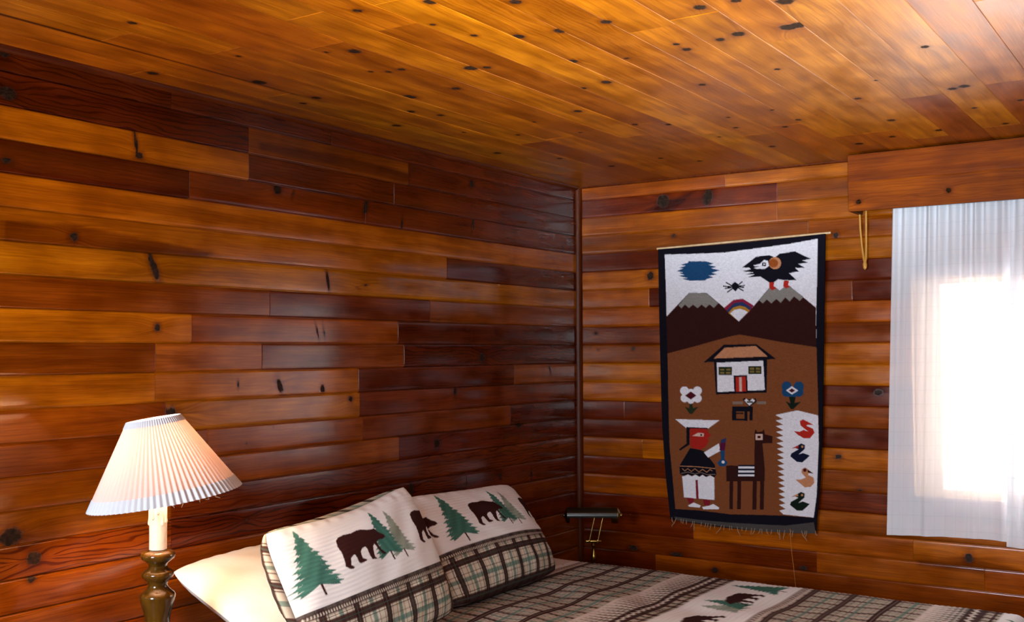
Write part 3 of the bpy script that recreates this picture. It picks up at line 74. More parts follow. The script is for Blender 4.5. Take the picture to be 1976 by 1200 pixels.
class MB:
    """collects shapes in world coordinates and links them as one mesh"""
    def __init__(s): s.V = []; s.F = []
    def add(s, V, F):
        b = len(s.V); s.V += [tuple(v) for v in V]; s.F += [[i+b for i in f] for f in F]; return s
    def box(s, lo, hi, bev=.004, M=None):
        lo = np.array(lo, float); hi = np.array(hi, float); b = min(bev, *(np.abs(hi-lo)*.45))
        V = []; idx = {}
        for i in range(8):
            sg = np.array([i & 1, i >> 1 & 1, i >> 2 & 1]); c = np.where(sg, hi, lo); d = np.where(sg, -1, 1)
            for ax in range(3):
                p = c + d*b; p[ax] = c[ax]; idx[i, ax] = len(V); V.append(p)
        F = []
        for ax in range(3):
            a1, a2 = (ax+1) % 3, (ax+2) % 3
            for sd in (0, 1):
                q = [sd << ax | (u << a1) | (v << a2) for u, v in ((0, 0), (1, 0), (1, 1), (0, 1))]
                f = [idx[i, ax] for i in q]; F.append(f if sd else f[::-1])
        for ax in range(3):
            a1, a2 = (ax+1) % 3, (ax+2) % 3
            for u in (0, 1):
                for v in (0, 1):
                    i = (u << a1) | (v << a2); j = i | 1 << ax
                    f = [idx[i, a1], idx[j, a1], idx[j, a2], idx[i, a2]]
                    F.append(f if (u ^ v) == 0 else f[::-1])
        for i in range(8):
            f = [idx[i, 0], idx[i, 1], idx[i, 2]]; n = bin(i).count('1')
            F.append(f if n % 2 else f[::-1])
        if M is not None: V = [tuple(M @ Vector(p)) for p in V]
        return s.add(V, F)
    def lathe(s, prof, c=(0, 0, 0), seg=40, M=None):
        V = []; F = []; n = len(prof)
        for r, z in prof:
            for k in range(seg):
                a = 2*PI*k/seg; V.append((c[0]+r*math.cos(a), c[1]+r*math.sin(a), c[2]+z))
        for i in range(n-1):
            for k in range(seg):
                k2 = (k+1) % seg; F.append([i*seg+k, i*seg+k2, (i+1)*seg+k2, (i+1)*seg+k])
        F.append(list(range(seg))[::-1]); F.append([(n-1)*seg+k for k in range(seg)])
        if M is not None: V = [tuple(M @ Vector(p)) for p in V]
        return s.add(V, F)
    def tube(s, pts, r, seg=10):
        pts = [Vector(p) for p in pts]; V = []; F = []; n = len(pts)
        rr = r if isinstance(r, (list, tuple)) else [r]*n
        t0 = (pts[1]-pts[0]).normalized(); up = Vector((0, 0, 1)) if abs(t0.z) < .9 else Vector((1, 0, 0))
        a = t0.cross(up).normalized()
        for i, p in enumerate(pts):
            t = (pts[min(i+1, n-1)]-pts[max(i-1, 0)]).normalized()
            a = (a - t*a.dot(t)).normalized(); b = t.cross(a)
            for k in range(seg):
                an = 2*PI*k/seg; V.append(p + (a*math.cos(an)+b*math.sin(an))*rr[i])
        for i in range(n-1):
            for k in range(seg):
                k2 = (k+1) % seg; F.append([i*seg+k, i*seg+k2, (i+1)*seg+k2, (i+1)*seg+k])
        F.append(list(range(seg))[::-1]); F.append([(n-1)*seg+k for k in range(seg)])
        return s.add(V, F)
    def build(s, name, mat, parent=None, smooth=True, label=None):
        V = np.array(s.V, float)
        if parent is not None: V = V - np.array(parent.matrix_basis.translation if parent.parent is None else ROOTS[parent.name])
        o = mesh_obj(name, V, s.F, mat, parent, False)
        if smooth:
            o.data.polygons.foreach_set('use_smooth', np.ones(len(o.data.polygons), bool))
            try: o.data.set_sharp_from_angle(angle=math.radians(38))
            except Exception: pass
        if label: o['label'] = label
        if parent is not None: ROOTS[o.name] = tuple(parent.matrix_basis.translation) if parent.parent is None else ROOTS[parent.name]
        return o
ROOTS = {}

def grid_faces(nu, nv):
    i = np.arange(nu-1)[:, None]*nv + np.arange(nv-1)[None, :]
    return np.stack([i, i+nv, i+nv+1, i+1], -1).reshape(-1, 4)

def inside(poly, X, Y):
    poly = np.asarray(poly, float)
    out = np.zeros(X.shape, bool)
    m = (X >= poly[:, 0].min()) & (X <= poly[:, 0].max()) & (Y >= poly[:, 1].min()) & (Y <= poly[:, 1].max())
    if not m.any(): return out
    x = X[m]; y = Y[m]; r = np.zeros(x.shape, bool); n = len(poly)
    for i in range(n):
        x0, y0 = poly[i]; x1, y1 = poly[(i+1) % n]
        if y0 == y1: continue
        c = ((y0 > y) != (y1 > y)) & (x < (x1-x0)*(y-y0)/(y1-y0)+x0)
        r ^= c
    out[m] = r
    return out

def lin(r, g, b):
    f = lambda c: (c/255/12.92) if c <= 10 else ((c/255+.055)/1.055)**2.4
    return np.array([f(r), f(g), f(b)])

# ------------------------------------------------------------------ materials
class N:
    def __init__(s, name):
        s.m = bpy.data.materials.new(name); s.m.use_nodes = True
        s.t = s.m.node_tree; s.t.nodes.clear()
    def n(s, typ, **kw):
        nd = s.t.nodes.new(typ)
        for k, v in kw.items():
            if k[0] == '_': setattr(nd, k[1:], v)
        return nd
    def l(s, a, b): s.t.links.new(a, b)
    def val(s, sock, v):
        if isinstance(v, bpy.types.NodeSocket): s.l(v, sock)
        else: sock.default_value = v
    def math(s, op, a, b=0., c=None, clamp=False):
        nd = s.n('ShaderNodeMath', _operation=op, _use_clamp=clamp)
        s.val(nd.inputs[0], a); s.val(nd.inputs[1], b)
        if c is not None: s.val(nd.inputs[2], c)
        return nd.outputs[0]
    def mix(s, f, a, b, blend='MIX'):
        nd = s.n('ShaderNodeMix', _data_type='RGBA', _blend_type=blend)
        s.val(nd.inputs[0], f); s.val(nd.inputs[6], a); s.val(nd.inputs[7], b)
        return nd.outputs[2]
    def mapr(s, v, a, b, c, d, smooth=True):
        nd = s.n('ShaderNodeMapRange', _interpolation_type='SMOOTHSTEP' if smooth else 'LINEAR')
        s.val(nd.inputs[0], v)
        for i, x in enumerate((a, b, c, d)): nd.inputs[i+1].default_value = x
        return nd.outputs[0]
    def attr(s, name, fac=True):
        nd = s.n('ShaderNodeAttribute'); nd.attribute_name = name
        return nd.outputs['Fac' if fac else 'Color']
    def noise(s, vec, scale=1., detail=3., rough=.55, dist=0.):
        nd = s.n('ShaderNodeTexNoise'); nd.inputs['Scale'].default_value = scale
        nd.inputs['Detail'].default_value = detail; nd.inputs['Roughness'].default_value = rough
        nd.inputs['Distortion'].default_value = dist
        if vec is not None: s.l(vec, nd.inputs['Vector'])
        return nd.outputs['Fac']
    def comb(s, x, y, z=0.):
        nd = s.n('ShaderNodeCombineXYZ'); s.val(nd.inputs[0], x); s.val(nd.inputs[1], y); s.val(nd.inputs[2], z)
        return nd.outputs[0]
    def bump(s, h, strength=.3, dist=.002):
        nd = s.n('ShaderNodeBump'); nd.inputs['Strength'].default_value = strength
        nd.inputs['Distance'].default_value = dist; s.l(h, nd.inputs['Height']); return nd.outputs[0]
    def pbsdf(s, color, rough=.5, metal=0., spec=.5, normal=None, **kw):
        p = s.n('ShaderNodeBsdfPrincipled')
        s.val(p.inputs['Base Color'], color if isinstance(color, bpy.types.NodeSocket) else (*color, 1))
        s.val(p.inputs['Roughness'], rough); p.inputs['Metallic'].default_value = metal
        p.inputs['Specular IOR Level'].default_value = spec
        for k, v in kw.items(): s.val(p.inputs[k.replace('_', ' ')], v)
        if normal is not None: s.l(normal, p.inputs['Normal'])
        return p.outputs[0]
    def out(s, sh):
        o = s.n('ShaderNodeOutputMaterial'); s.l(sh, o.inputs['Surface']); return s.m

def wood_board(name, rough=.34, saw=.5, spec=.5, aniso=0.):
    """varnished knotty pine; reads the boards' tone, grain and knots from their attributes"""
    m = N(name)
    gu, gv = m.attr('gu'), m.attr('gv')
    tone = m.attr('tone', False); ring = m.attr('ring'); knot = m.attr('knot')
    fine = m.noise(m.comb(m.math('MULTIPLY', gu, 5.), m.math('MULTIPLY', gv, 230.)), 1., 4., .6)
    broad = m.noise(m.comb(m.math('MULTIPLY', gu, 1.6), m.math('MULTIPLY', gv, 26.)), 1., 3., .5)
    patch = m.noise(m.comb(m.math('MULTIPLY', gu, 5.), m.math('MULTIPLY', gv, 9.), 4.), 1., 2., .5)
    f = m.math('MULTIPLY', m.mapr(fine, .3, .7, .80, 1.14), m.mapr(broad, .25, .75, .74, 1.22))
    f = m.math('MULTIPLY', f, m.mapr(patch, .3, .7, .78, 1.18))
    col = m.mix(1., tone, m.comb(f, m.math('POWER', f, 1.25), m.math('POWER', f, 1.4)), 'MULTIPLY')
    wob = m.noise(m.comb(m.math('MULTIPLY', gu, 4.), m.math('MULTIPLY', gv, 16.), 2.), 1., 2., .5)
    ph = m.math('ADD', m.math('MULTIPLY', gv, 420.), m.math('MULTIPLY', wob, 26.))
    w = m.math('MULTIPLY', m.mapr(m.math('SINE', ph), .25, 1., 0., .85), ring)
    col = m.mix(w, col, m.mix(1., col, (.34, .17, .14, 1), 'MULTIPLY'))
    kn = m.noise(m.comb(m.math('MULTIPLY', gu, 70.), m.math('MULTIPLY', gv, 70.)), 1., 3.)
    k = m.math('ADD', knot, m.math('MULTIPLY', m.math('SUBTRACT', kn, .5), .8))
    halo = m.mapr(k, 2.6, .9, 0., .55)
    col = m.mix(halo, col, m.mix(1., col, (.42, .26, .25, 1), 'MULTIPLY'))
    core = m.mapr(k, 1.30, .80, 0., .96)
    col = m.mix(core, col, m.mix(m.mapr(kn, .35, .7, 0., 1.), (.006, .004, .0025, 1), (.030, .013, .006, 1)))
    sawn = m.noise(m.comb(m.math('MULTIPLY', gu, 260.), m.math('MULTIPLY', gv, 4.), 9.), 1., 1.)
    h = m.math('ADD', m.math('MULTIPLY', sawn, saw), m.math('MULTIPLY', fine, .5))
    h = m.math('ADD', h, m.math('MULTIPLY', patch, .8))
    r = m.math('ADD', m.mapr(patch, .3, .7, rough-.03, rough+.06), m.math('MULTIPLY', core, .38))
    kw = {}
    if aniso: kw = dict(Anisotropic=aniso, Tangent=m.comb(1., 0., 0.))     # sheen spreads across the fibres
    kw['Specular_IOR_Level'] = m.math('MULTIPLY', m.math('SUBTRACT', 1., m.math('MULTIPLY', core, .8)), spec)
    return m.out(m.pbsdf(col, r, 0., spec, m.bump(h, .5, .00022), **kw))

def wood_plain(name, c0, c1, rough=.35, scale=1., axis=2, spec=.4):
    m = N(name); tc = m.n('ShaderNodeTexCoord'); mp = m.n('ShaderNodeMapping')
    s = [60*scale]*3; s[axis] = 4*scale; mp.inputs['Scale'].default_value = s
    m.l(tc.outputs['Object'], mp.inputs['Vector'])
    f = m.noise(mp.outputs[0], 1., 4., .6); g = m.noise(mp.outputs[0], .25, 2.)
    col = m.mix(m.mapr(m.math('ADD', m.math('MULTIPLY', f, .6), m.math('MULTIPLY', g, .4)), .35, .65, 0., 1.), (*c0, 1), (*c1, 1))
    return m.out(m.pbsdf(col, rough, spec=spec, normal=m.bump(f, .15, .001)))

def cloth(name, scale=900., rough=.85, bump=.25, tint=None, transl=0., crease=0.):
    """fabric whose woven or printed pattern is the mesh's own 'col' attribute"""
    m = N(name)
    col = m.attr('col', False) if tint is None else None
    tc = m.n('ShaderNodeTexCoord'); wv = m.noise(tc.outputs['Object'], scale, 1.)
    big = m.noise(tc.outputs['Object'], 26., 3., .55, .6)
    base = col if col is not None else m.mix(m.mapr(wv, .3, .7, 0., .12), (*tint, 1), tuple(c*.85 for c in tint)+(1,))
    h = m.math('ADD', m.math('MULTIPLY', wv, .35), m.math('MULTIPLY', big, crease))
    sh = m.pbsdf(base, rough, spec=.04, normal=m.bump(h, bump, .004))
    return m.out(sh)

def plain(name, c, rough=.5, metal=0., spec=.5, bump=0., bscale=200., var=.12):
    m = N(name); tc = m.n('ShaderNodeTexCoord'); f = m.noise(tc.outputs['Object'], bscale, 3.)
    col = m.mix(m.mapr(f, .3, .7, 0., var), (*c, 1), tuple(x*.5 for x in c)+(1,))
    return m.out(m.pbsdf(col, rough, metal, spec, m.bump(f, bump, .002) if bump else None))

M_LEFT = wood_board('varnished_wall_boards', .13, .5, .44)
M_RIGHT = M_LEFT
M_CEIL = wood_board('varnished_ceiling_boards', .33, .25, .26, .84)
M_VAL = wood_board('valance_pine', .55, .2, .08)
M_TRIM = wood_plain('stained_trim', (.040, .006, .001), (.085, .016, .002), .38, spec=.12)
M_TRIMH = wood_plain('stained_trim_long', (.045, .006, .001), (.09, .016, .002), .34, 1., 1, spec=.15)
M_FLOOR = wood_plain('floor_boards', (.13, .05, .015), (.24, .10, .03), .4, 1., 1)
M_STAND = wood_plain('nightstand_wood', (.10, .03, .01), (.20, .07, .018), .35)
M_TURNED = wood_plain('lacquered_turned_wood', (.034, .012, .0015), (.095, .040, .004), .13, .8)
M_PINE = wood_plain('pale_pine_frame', (.50, .32, .16), (.62, .42, .24), .5)
M_TAP = cloth('tapestry_weave', 700., .95, .5, crease=.15)
M_QUILT = cloth('quilted_print', 700., .9, .6, crease=.8)
M_SHAM = cloth('printed_cotton', 800., .85, .5, crease=.9)
M_WHITE = cloth('white_cotton', 900., .85, .4, tint=(.80, .74, .68), crease=.8)
M_MATTRESS = cloth('mattress_ticking', 500., .9, .2, tint=(.70, .68, .64))
M_BRASS = plain('polished_brass', (.30, .19, .05), .24, 1.)
M_DARKMETAL = plain('dark_bronze_enamel', (.007, .006, .004), .22, 0., .35)
M_CANDLE = plain('ivory_candle_sleeve', (.80, .68, .52), .5, 0., .4, .3, 90.)
M_FRINGE = plain('fringe_yarn', (.30, .20, .13), .9, 0., .1)
M_THREAD = plain('orange_thread', (.42, .16, .03), .8, 0., .1)
M_CORD = plain('amber_cord', (.50, .22, .03), .45)
M_STEEL = plain('steel', (.5, .5, .5), .3, 1.)

# ------------------------------------------------------------------ board-built surfaces
TONES = np.array([[.030, .0035, .0010], [.098, .0118, .0006], [.265, .059, .0010], [.440, .138, .0018], [.60, .228, .004]])
def tone_rgb(t):
    t = np.clip(t, 0, 1)*4; i = np.minimum(t.astype(int), 3); f = (t-i)[..., None]
    return TONES[i]*(1-f) + TONES[i+1]*f

def boards(name, org, eu, ev, n, segs, knots, figures=(), du=.008, mat=None, parent=None, groove=.0055, crown=.0009, fine_to=1e9, gw=1., bev=1.):
    """one mesh of boards. segs: (u0,u1,v0,v1,tone,ring,seed). knots: (u,v,ru,rv,deg,strength)"""
    org, eu, ev, n = (np.array(a, float) for a in (org, eu, ev, n))
    Vs = []; Fs = []; A = {k: [] for k in ('tone', 'gu', 'gv', 'ring', 'knot')}; base = 0
    for (u0, u1, v0, v1, tone, ring, seed) in segs:
        if u1-u0 < .004: continue
        a = u0; us = [u0, u0+.0012]
        nf = max(2, int((min(u1, fine_to)-u0)/du)) if u0 < fine_to else 2
        us += list(np.linspace(u0+.003, min(u1, max(fine_to, u0+.01))-.003, nf))
        if u1 > fine_to: us += list(np.linspace(max(fine_to, u0+.01)+.02, u1-.003, max(2, int((u1-fine_to)/.12))))
        us += [u1-.0012, u1]; us = np.array(sorted(us))
        w = v1-v0; tt = np.linspace(.0062*gw, w-.0062*gw, max(4, int(w/.0095)))
        vs = np.r_[0, .0018*gw, .0030*gw, .0048*gw, tt, w-.0030*gw, w-.0018*gw, w-.0006*gw, w]
        dp = np.r_[-groove, -groove, -.0012*bev, -.0003*bev, np.zeros(len(tt)), -.0003*bev, -.0012*bev, -groove, -groove]
        cr = crown*(1-((vs-w/2)/(w/2))**2)
        lift = ((seed*7919) % 97)/97*.0012
        D = (dp+cr+np.where(dp > -.003, lift, 0))[None, :] + np.zeros((len(us), 1))
        D[0] -= .0016; D[-1] -= .0016
        tilt = (((seed*104729) % 89)/89-.5)*.010
        D = D + tilt*(vs-w/2)[None, :]*(dp > -.003)[None, :]
        U, Vv = np.meshgrid(us, v0+vs, indexing='ij')
        P = org + U[..., None]*eu + Vv[..., None]*ev + D[..., None]*n
        nu, nv = U.shape
        K = np.full(U.shape, 4.); G = Vv + 0.
        for (ku, kv, ru, rv, ang, st) in knots:
            if ku < u0-.2 or ku > u1+.2 or kv < v0-.003 or kv > v1+.003: continue
            c, s = math.cos(math.radians(ang)), math.sin(math.radians(ang))
            x = (U-ku)*c+(Vv-kv)*s; y = -(U-ku)*s+(Vv-kv)*c
            d = np.sqrt((x/ru)**2+(y/rv)**2)
            K = np.minimum(K, d/max(.3, min(st, 1.25))**.5 + (.5*(1-min(st, 1.))))
            R = max(min(ru, rv), .006)
            G += np.sign(Vv-kv+1e-6)*R*1.1*np.exp(-((U-ku)/(4.*R))**2-((Vv-kv)/(2.8*R))**2)
        T = np.broadcast_to(tone_rgb(np.array(tone)), U.shape+(3,)).copy()
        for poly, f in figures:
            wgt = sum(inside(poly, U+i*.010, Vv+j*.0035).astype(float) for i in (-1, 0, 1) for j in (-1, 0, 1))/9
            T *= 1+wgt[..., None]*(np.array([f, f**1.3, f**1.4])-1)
        h = (seed*.6180339) % 1
        cst = np.array([1+.10*(h-.5), 1+.16*(((seed*.7548) % 1)-.5), 1.])
        T *= cst
        Vs.append(P.reshape(-1, 3)); Fs.append(grid_faces(nu, nv)+base); base += nu*nv
        A['tone'].append(T.reshape(-1, 3)); A['gu'].append((U+seed*3.17).ravel()); A['gv'].append((G+seed*1.713).ravel())
        A['ring'].append(np.full(nu*nv, ring)); A['knot'].append(K.ravel())
    V = np.concatenate(Vs); F = np.concatenate(Fs)
    if np.dot(np.cross(eu, ev), n) < 0: F = F[:, ::-1]
    return mesh_obj(name, V, F, mat or M_LEFT, parent, False, {k: np.concatenate(a) for k, a in A.items()})

def auto_row(k, u0, u1, seed):
    r = random.Random(seed*31+k); o = []; a = u0
    while a < u1:
        b = min(u1, a+r.uniform(.7, 1.9)); o.append((a, b, r.choice([.2, .3, .4, .5, .55, .45]), r.choice([.1, .1, .2, .5]))); a = b
    return o

def wall_segs(rows, length, reverse, *holes):
    """rows table -> board list with the stretches outside the table filled in"""
    segs = []; sd = 1
    for k in range(-17, 9):
        v0 = SEAM0+k*BW; v1 = v0+BW
        if k == -17: v0 = 0.
        if k == 8: v1 = CEIL+.012
        if rows and k in rows:
            js = rows[k]; ss = []
            if reverse:                # listed from far left (large u) towards the corner (u = 0)
                hi = 4.0
                for j, t, rg in js:
                    lo = 0. if j is None else j
                    ss.append((lo, hi, t, rg)); hi = lo
                ss += auto_row(k, 4.0, length, 5)
            else:
                lo = 0.
                for j, t, rg in js:
                    hi = 2.75 if j is None else j
                    ss.append((lo, hi, t, rg)); lo = hi
                ss += auto_row(k, 2.75, length, 6)
        else: ss = auto_row(k, 0., length, 9 if rows is None else 4)
        for a, b, t, rg in ss:
            parts = [(a, b)]
            for hole in holes:
                if v0 < hole[3]-.01 and v1 > hole[2]+.01:
                    parts = [q for p_, q_ in parts for q in ((p_, min(q_, hole[0])), (max(p_, hole[1]), q_)) if q[1] > q[0]]
            for (p, q) in parts: segs.append((p, q, v0, v1, t, rg, sd)); sd += 1
    return segs

# left wall: plane x = 0 (u runs from the corner towards the viewer)
o = boards('wall_left', (0, 0, 0), (0, -1, 0), (0, 0, 1), (1, 0, 0), wall_segs(LEFT_ROWS, -ROOM_Y, True), LEFT_KNOTS, LEFT_FIGURE, .008, M_LEFT, fine_to=3.5)
tag(o, kind='structure')
# right wall: plane y = 0
o = boards('wall_right', (0, 0, 0), (1, 0, 0), (0, 0, 1), (0, -1, 0), wall_segs(RIGHT_ROWS, ROOM_X, False, WIN), RIGHT_KNOTS, RIGHT_FIGURE, .008, M_RIGHT, fine_to=2.4)
tag(o, kind='structure')
# the two walls out of view
o = boards('wall_rear', (0, ROOM_Y, 0), (1, 0, 0), (0, 0, 1), (0, 1, 0), wall_segs(None, ROOM_X, False, WIN2, ADDED_WIN), [], (), .1, M_LEFT); tag(o, kind='structure')
o = boards('wall_side', (ROOM_X, 0, 0), (0, -1, 0), (0, 0, 1), (-1, 0, 0), wall_segs(None, -ROOM_Y, False), [], (), .1, M_LEFT); tag(o, kind='structure')

# ceiling: boards run from the right wall towards the viewer
CW = .1395
csegs = []; sd = 200; rr = random.Random(3)
CT = {-1: .50, 0: .52, 1: .55, 2: .52, 3: .50, 4: .57, 5: .52, 6: .60, 7: .56, 8: .53, 9: .58, 10: .54, 11: .58, 12: .55, 13: .57, 14: .52, 15: .56}
for k in range(-2, 30):
    v0, v1 = .266+k*CW, .266+(k+1)*CW
    v0 = max(v0, 0.); v1 = min(v1, ROOM_X)
    if v1-v0 < .01: continue
    a = 0.
    first = True
    while a < -ROOM_Y:
        b = min(-ROOM_Y, a+(rr.uniform(.25, 1.3) if first else rr.uniform(1.2, 3.)))
        t = CT.get(k, .53)+rr.uniform(-.05, .06)-(.14 if first and rr.random() < .3 else 0)
        csegs.append((a, b, v0, v1, t, rr.choice([.05, .1, .2, .3]), sd)); sd += 1; a = b; first = False
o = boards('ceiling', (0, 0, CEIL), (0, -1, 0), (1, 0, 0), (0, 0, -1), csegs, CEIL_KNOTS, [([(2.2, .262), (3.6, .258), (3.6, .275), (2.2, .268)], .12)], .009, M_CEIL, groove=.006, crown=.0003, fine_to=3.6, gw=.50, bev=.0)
tag(o, kind='structure')
o = MB().box((-.1, ROOM_Y-.1, -.1), (ROOM_X+.1, .1, 0), .001).build('floor', M_FLOOR); tag(o, kind='structure')

# added outer shell, unseen, keeps daylight out of the grooves
for nm, lo, hi in (('light_shell_1', (-.12, ROOM_Y-.1, -.1), (-.012, .1, CEIL+.15)), ('light_shell_2', (ROOM_X+.012, ROOM_Y-.1, -.1), (ROOM_X+.12, .1, CEIL+.15)), ('light_shell_3', (-.1, ROOM_Y-.1, CEIL+.02), (ROOM_X+.1, .1, CEIL+.15))):
    tag(MB().box(lo, hi, .001).build(nm, M_TRIM, smooth=False), kind='structure')
def sheathing(nm, y0, y1, *Ws):
    mb = MB(); x = -.1
    for x0, x1, z0, z1 in sorted(Ws):
        mb.box((x, y0, -.1), (x0, y1, CEIL+.1), .001)
        mb.box((x0, y0, -.1), (x1, y1, z0), .001).box((x0, y0, z1), (x1, y1, CEIL+.1), .001); x = x1
    mb.box((x, y0, -.1), (ROOM_X+.1, y1, CEIL+.1), .001)
    tag(mb.build(nm, M_PINE, smooth=False), kind='structure')
sheathing('trim_4', .010, .12, WIN); sheathing('trim_5', ROOM_Y-.12, ROOM_Y-.010, WIN2, ADDED_WIN)

# corner and ceiling mouldings
def quarter(r, n=8): return [(r*math.cos(a), r*math.sin(a)) for a in np.linspace(0, PI/2, n)]
def mould(name, p0, p1, ex, ez, r, mat):
    p0, p1, ex, ez = (np.array(a, float) for a in (p0, p1, ex, ez))
    pr = [(0, 0)]+[(r-r*.0+0*0, 0)]+[(a, b) for a, b in quarter(r)]+[(0, r)]
    pr = [(0, 0)]+quarter(r)
    V = [p+ex*a+ez*b for p in (p0, p1) for a, b in pr]; n = len(pr)
    F = [[i, (i+1) % n, n+(i+1) % n, n+i] for i in range(n)]+[list(range(n))[::-1], list(range(n, 2*n))]
    o = mesh_obj(name, V, F, mat, None, True); o.data.set_sharp_from_angle(angle=math.radians(40))
    import bmesh
    bm = bmesh.new(); bm.from_mesh(o.data); bmesh.ops.recalc_face_normals(bm, faces=bm.faces); bm.to_mesh(o.data); bm.free()
    tag(o, kind='structure'); return o
mould('trim_6', (0, 0, 0), (0, 0, CEIL-.004), (1, 0, 0), (0, -1, 0), .026, M_TRIM)
mould('trim_7', (0, 0, CEIL), (0, ROOM_Y, CEIL), (1, 0, 0), (0, 0, -1), .019, M_TRIMH)
mould('trim_8', (0, 0, CEIL), (ROOM_X, 0, CEIL), (0, -1, 0), (0, 0, -1), .010, M_TRIMH)

# ------------------------------------------------------------------ windows
m = N('window_glass')
g = m.n('ShaderNodeBsdfGlossy'); g.inputs['Roughness'].default_value = .02
t = m.n('ShaderNodeBsdfTransparent'); fr = m.n('ShaderNodeFresnel'); fr.inputs['IOR'].default_value = 1.45
mx = m.n('ShaderNodeMixShader'); m.l(fr.outputs[0], mx.inputs[0]); m.l(t.outputs[0], mx.inputs[1]); m.l(g.outputs[0], mx.inputs[2])
M_GLASS = m.out(mx.outputs[0])
def window(nm, W, y, s, fw=.05, fz=.03):
    """frame set back in the opening; s = +1 outside is +y, -1 outside is -y"""
    x0, x1, z0, z1 = W
    root = empty(nm, ((x0+x1)/2, y, z0), None, None); tag(root, kind='structure')
    ya, yb = y+s*.050, y+s*.095
    lo, hi = min(ya, yb), max(ya, yb); mb = MB()
    mb.box((x0+.001, lo, z0+.001), (x0+fw, hi, z1-.001)).box((x1-fw, lo, z0+.001), (x1-.001, hi, z1-.001))
    mb.box((x0+fw, lo, z0+.001), (x1-fw, hi, z0+fz)).box((x0+fw, lo, z1-fz), (x1-fw, hi, z1-.001))
    xm = (x0+x1)/2; mb.box((xm-.02, lo, z0+fz), (xm+.02, hi, z1-fz))
    mb.build('window_frame', M_PINE, root)
    yc = (ya+yb)/2
    for a, b in ((x0+fw-.004, xm-.016), (xm+.016, x1-fw+.004)):
        MB().box((a, yc-.002, z0+fz-.004), (b, yc+.002, z1-fz+.004), .0005).build('pane', M_GLASS, root, False)
    return root
window('window_1', WIN, 0., 1, .112)
window('window_2', WIN2, ROOM_Y, -1); window('added_window_3', ADDED_WIN, ROOM_Y, -1)  # the last window is added to light the left wall

# ------------------------------------------------------------------ valance over the curtains
VX0, VX1, VY, VZ0, VZ1 = 1.478, 3.06, -.160, 2.164, 2.414
val = empty('valance', (2.27, 0, VZ0), 'plain pine board valance boxed above the white curtains at the ceiling', 'valance')
def rel(segs): return segs
vs = [(VX0, VX1, VZ0, VZ0+.128, .37, .25, 401), (VX0, VX1, VZ0+.128, VZ1, .33, .08, 402)]
fb = MB().box((VX0, VY, VZ0), (VX1, VY+.019, VZ1), .001).build('front_board', M_TRIM, val, False)
bpy.data.objects.remove(fb)
vk = [(1.524, 2.203, .011, .009, 0, 1.2), (1.90, 2.222, .011, .010, 0, 1.1)]
f1 = boards('front_board', np.array((0, VY, 0))-np.array(val.location), (1, 0, 0), (0, 0, 1), (0, -1, 0), vs, vk, (), .008, M_VAL, val, groove=.0006, crown=.0002, fine_to=2.5)
# body thickness behind the face, and the returns
MB().box((VX0+.0005, VY+.0012, VZ0+.0005), (VX1, VY+.020, VZ1-.0005), .0004).build('backing_board', M_TRIM, val, False)
MB().box((VX0+.001, VY+.021, VZ0), (VX0+.021, -.004, VZ1), .001).build('return_board', M_TRIM, val, False)
MB().box((VX1-.021, VY+.021, VZ0), (VX1-.001, -.004, VZ1), .001).build('return_board', M_TRIM, val, False)
MB().box((VX0+.022, VY+.021, VZ1-.022), (VX1-.022, -.004, VZ1-.002), .001).build('top_board', M_TRIM, val, False)
# narrow amber cord loop hanging from its left end
mb = MB()
cx0 = 1.500; yy = -.020
lp = [(cx0-.012, yy, VZ0+.02), (cx0-.010, yy, 2.10), (cx0-.004, yy, 2.02), (cx0+.003, yy, 1.965), (cx0+.008, yy, 1.935), (cx0+.013, yy, 1.965), (cx0+.015, yy, 2.02), (cx0+.016, yy, 2.10), (cx0+.017, yy, VZ0+.02)]
mb.tube(lp, [.0045]*3+[.006, .008, .006]+[.0045]*3, 8)
mb.lathe([(.001, -.032), (.008, -.026), (.010, -.008), (.006, .008), (.002, .016)], (cx0+.008, yy, 1.945), 14)
mb.build('pull_cord', M_CORD, val, label='amber pull cord with a small tassel end')
# ------------------------------------------------------------------ curtains
m = N('sheer_white_curtain')
cu, cv = m.attr('cu'), m.attr('cv')
def chk(v, p, wd):
    fr = m.math('FRACT', m.math('DIVIDE', v, p)); d = m.math('ABSOLUTE', m.math('SUBTRACT', fr, .5))
    return m.mapr(d, wd, wd*.3, 0., 1.)
ln = m.math('MAXIMUM', chk(cu, .049, .035), chk(cv, .060, .028))
tc = m.n('ShaderNodeTexCoord'); slub = m.noise(tc.outputs['Object'], 600., 2.)
base = m.mix(m.math('MULTIPLY', ln, .35), (.80, .81, .86, 1), (.30, .31, .36, 1))
df = m.n('ShaderNodeBsdfDiffuse'); m.l(base, df.inputs[0])
tr = m.n('ShaderNodeBsdfTranslucent'); m.l(base, tr.inputs[0])
tp = m.n('ShaderNodeBsdfTransparent')
m1 = m.n('ShaderNodeMixShader'); m1.inputs[0].default_value = .05; m.l(df.outputs[0], m1.inputs[1]); m.l(tr.outputs[0], m1.inputs[2])
m2 = m.n('ShaderNodeMixShader'); m.l(m.math('SUBTRACT', .24, m.math('MULTIPLY', ln, .13)), m2.inputs[0]); m.l(m1.outputs[0], m2.inputs[1]); m.l(tp.outputs[0], m2.inputs[2])
M_CURTAIN = m.out(m2.outputs[0])

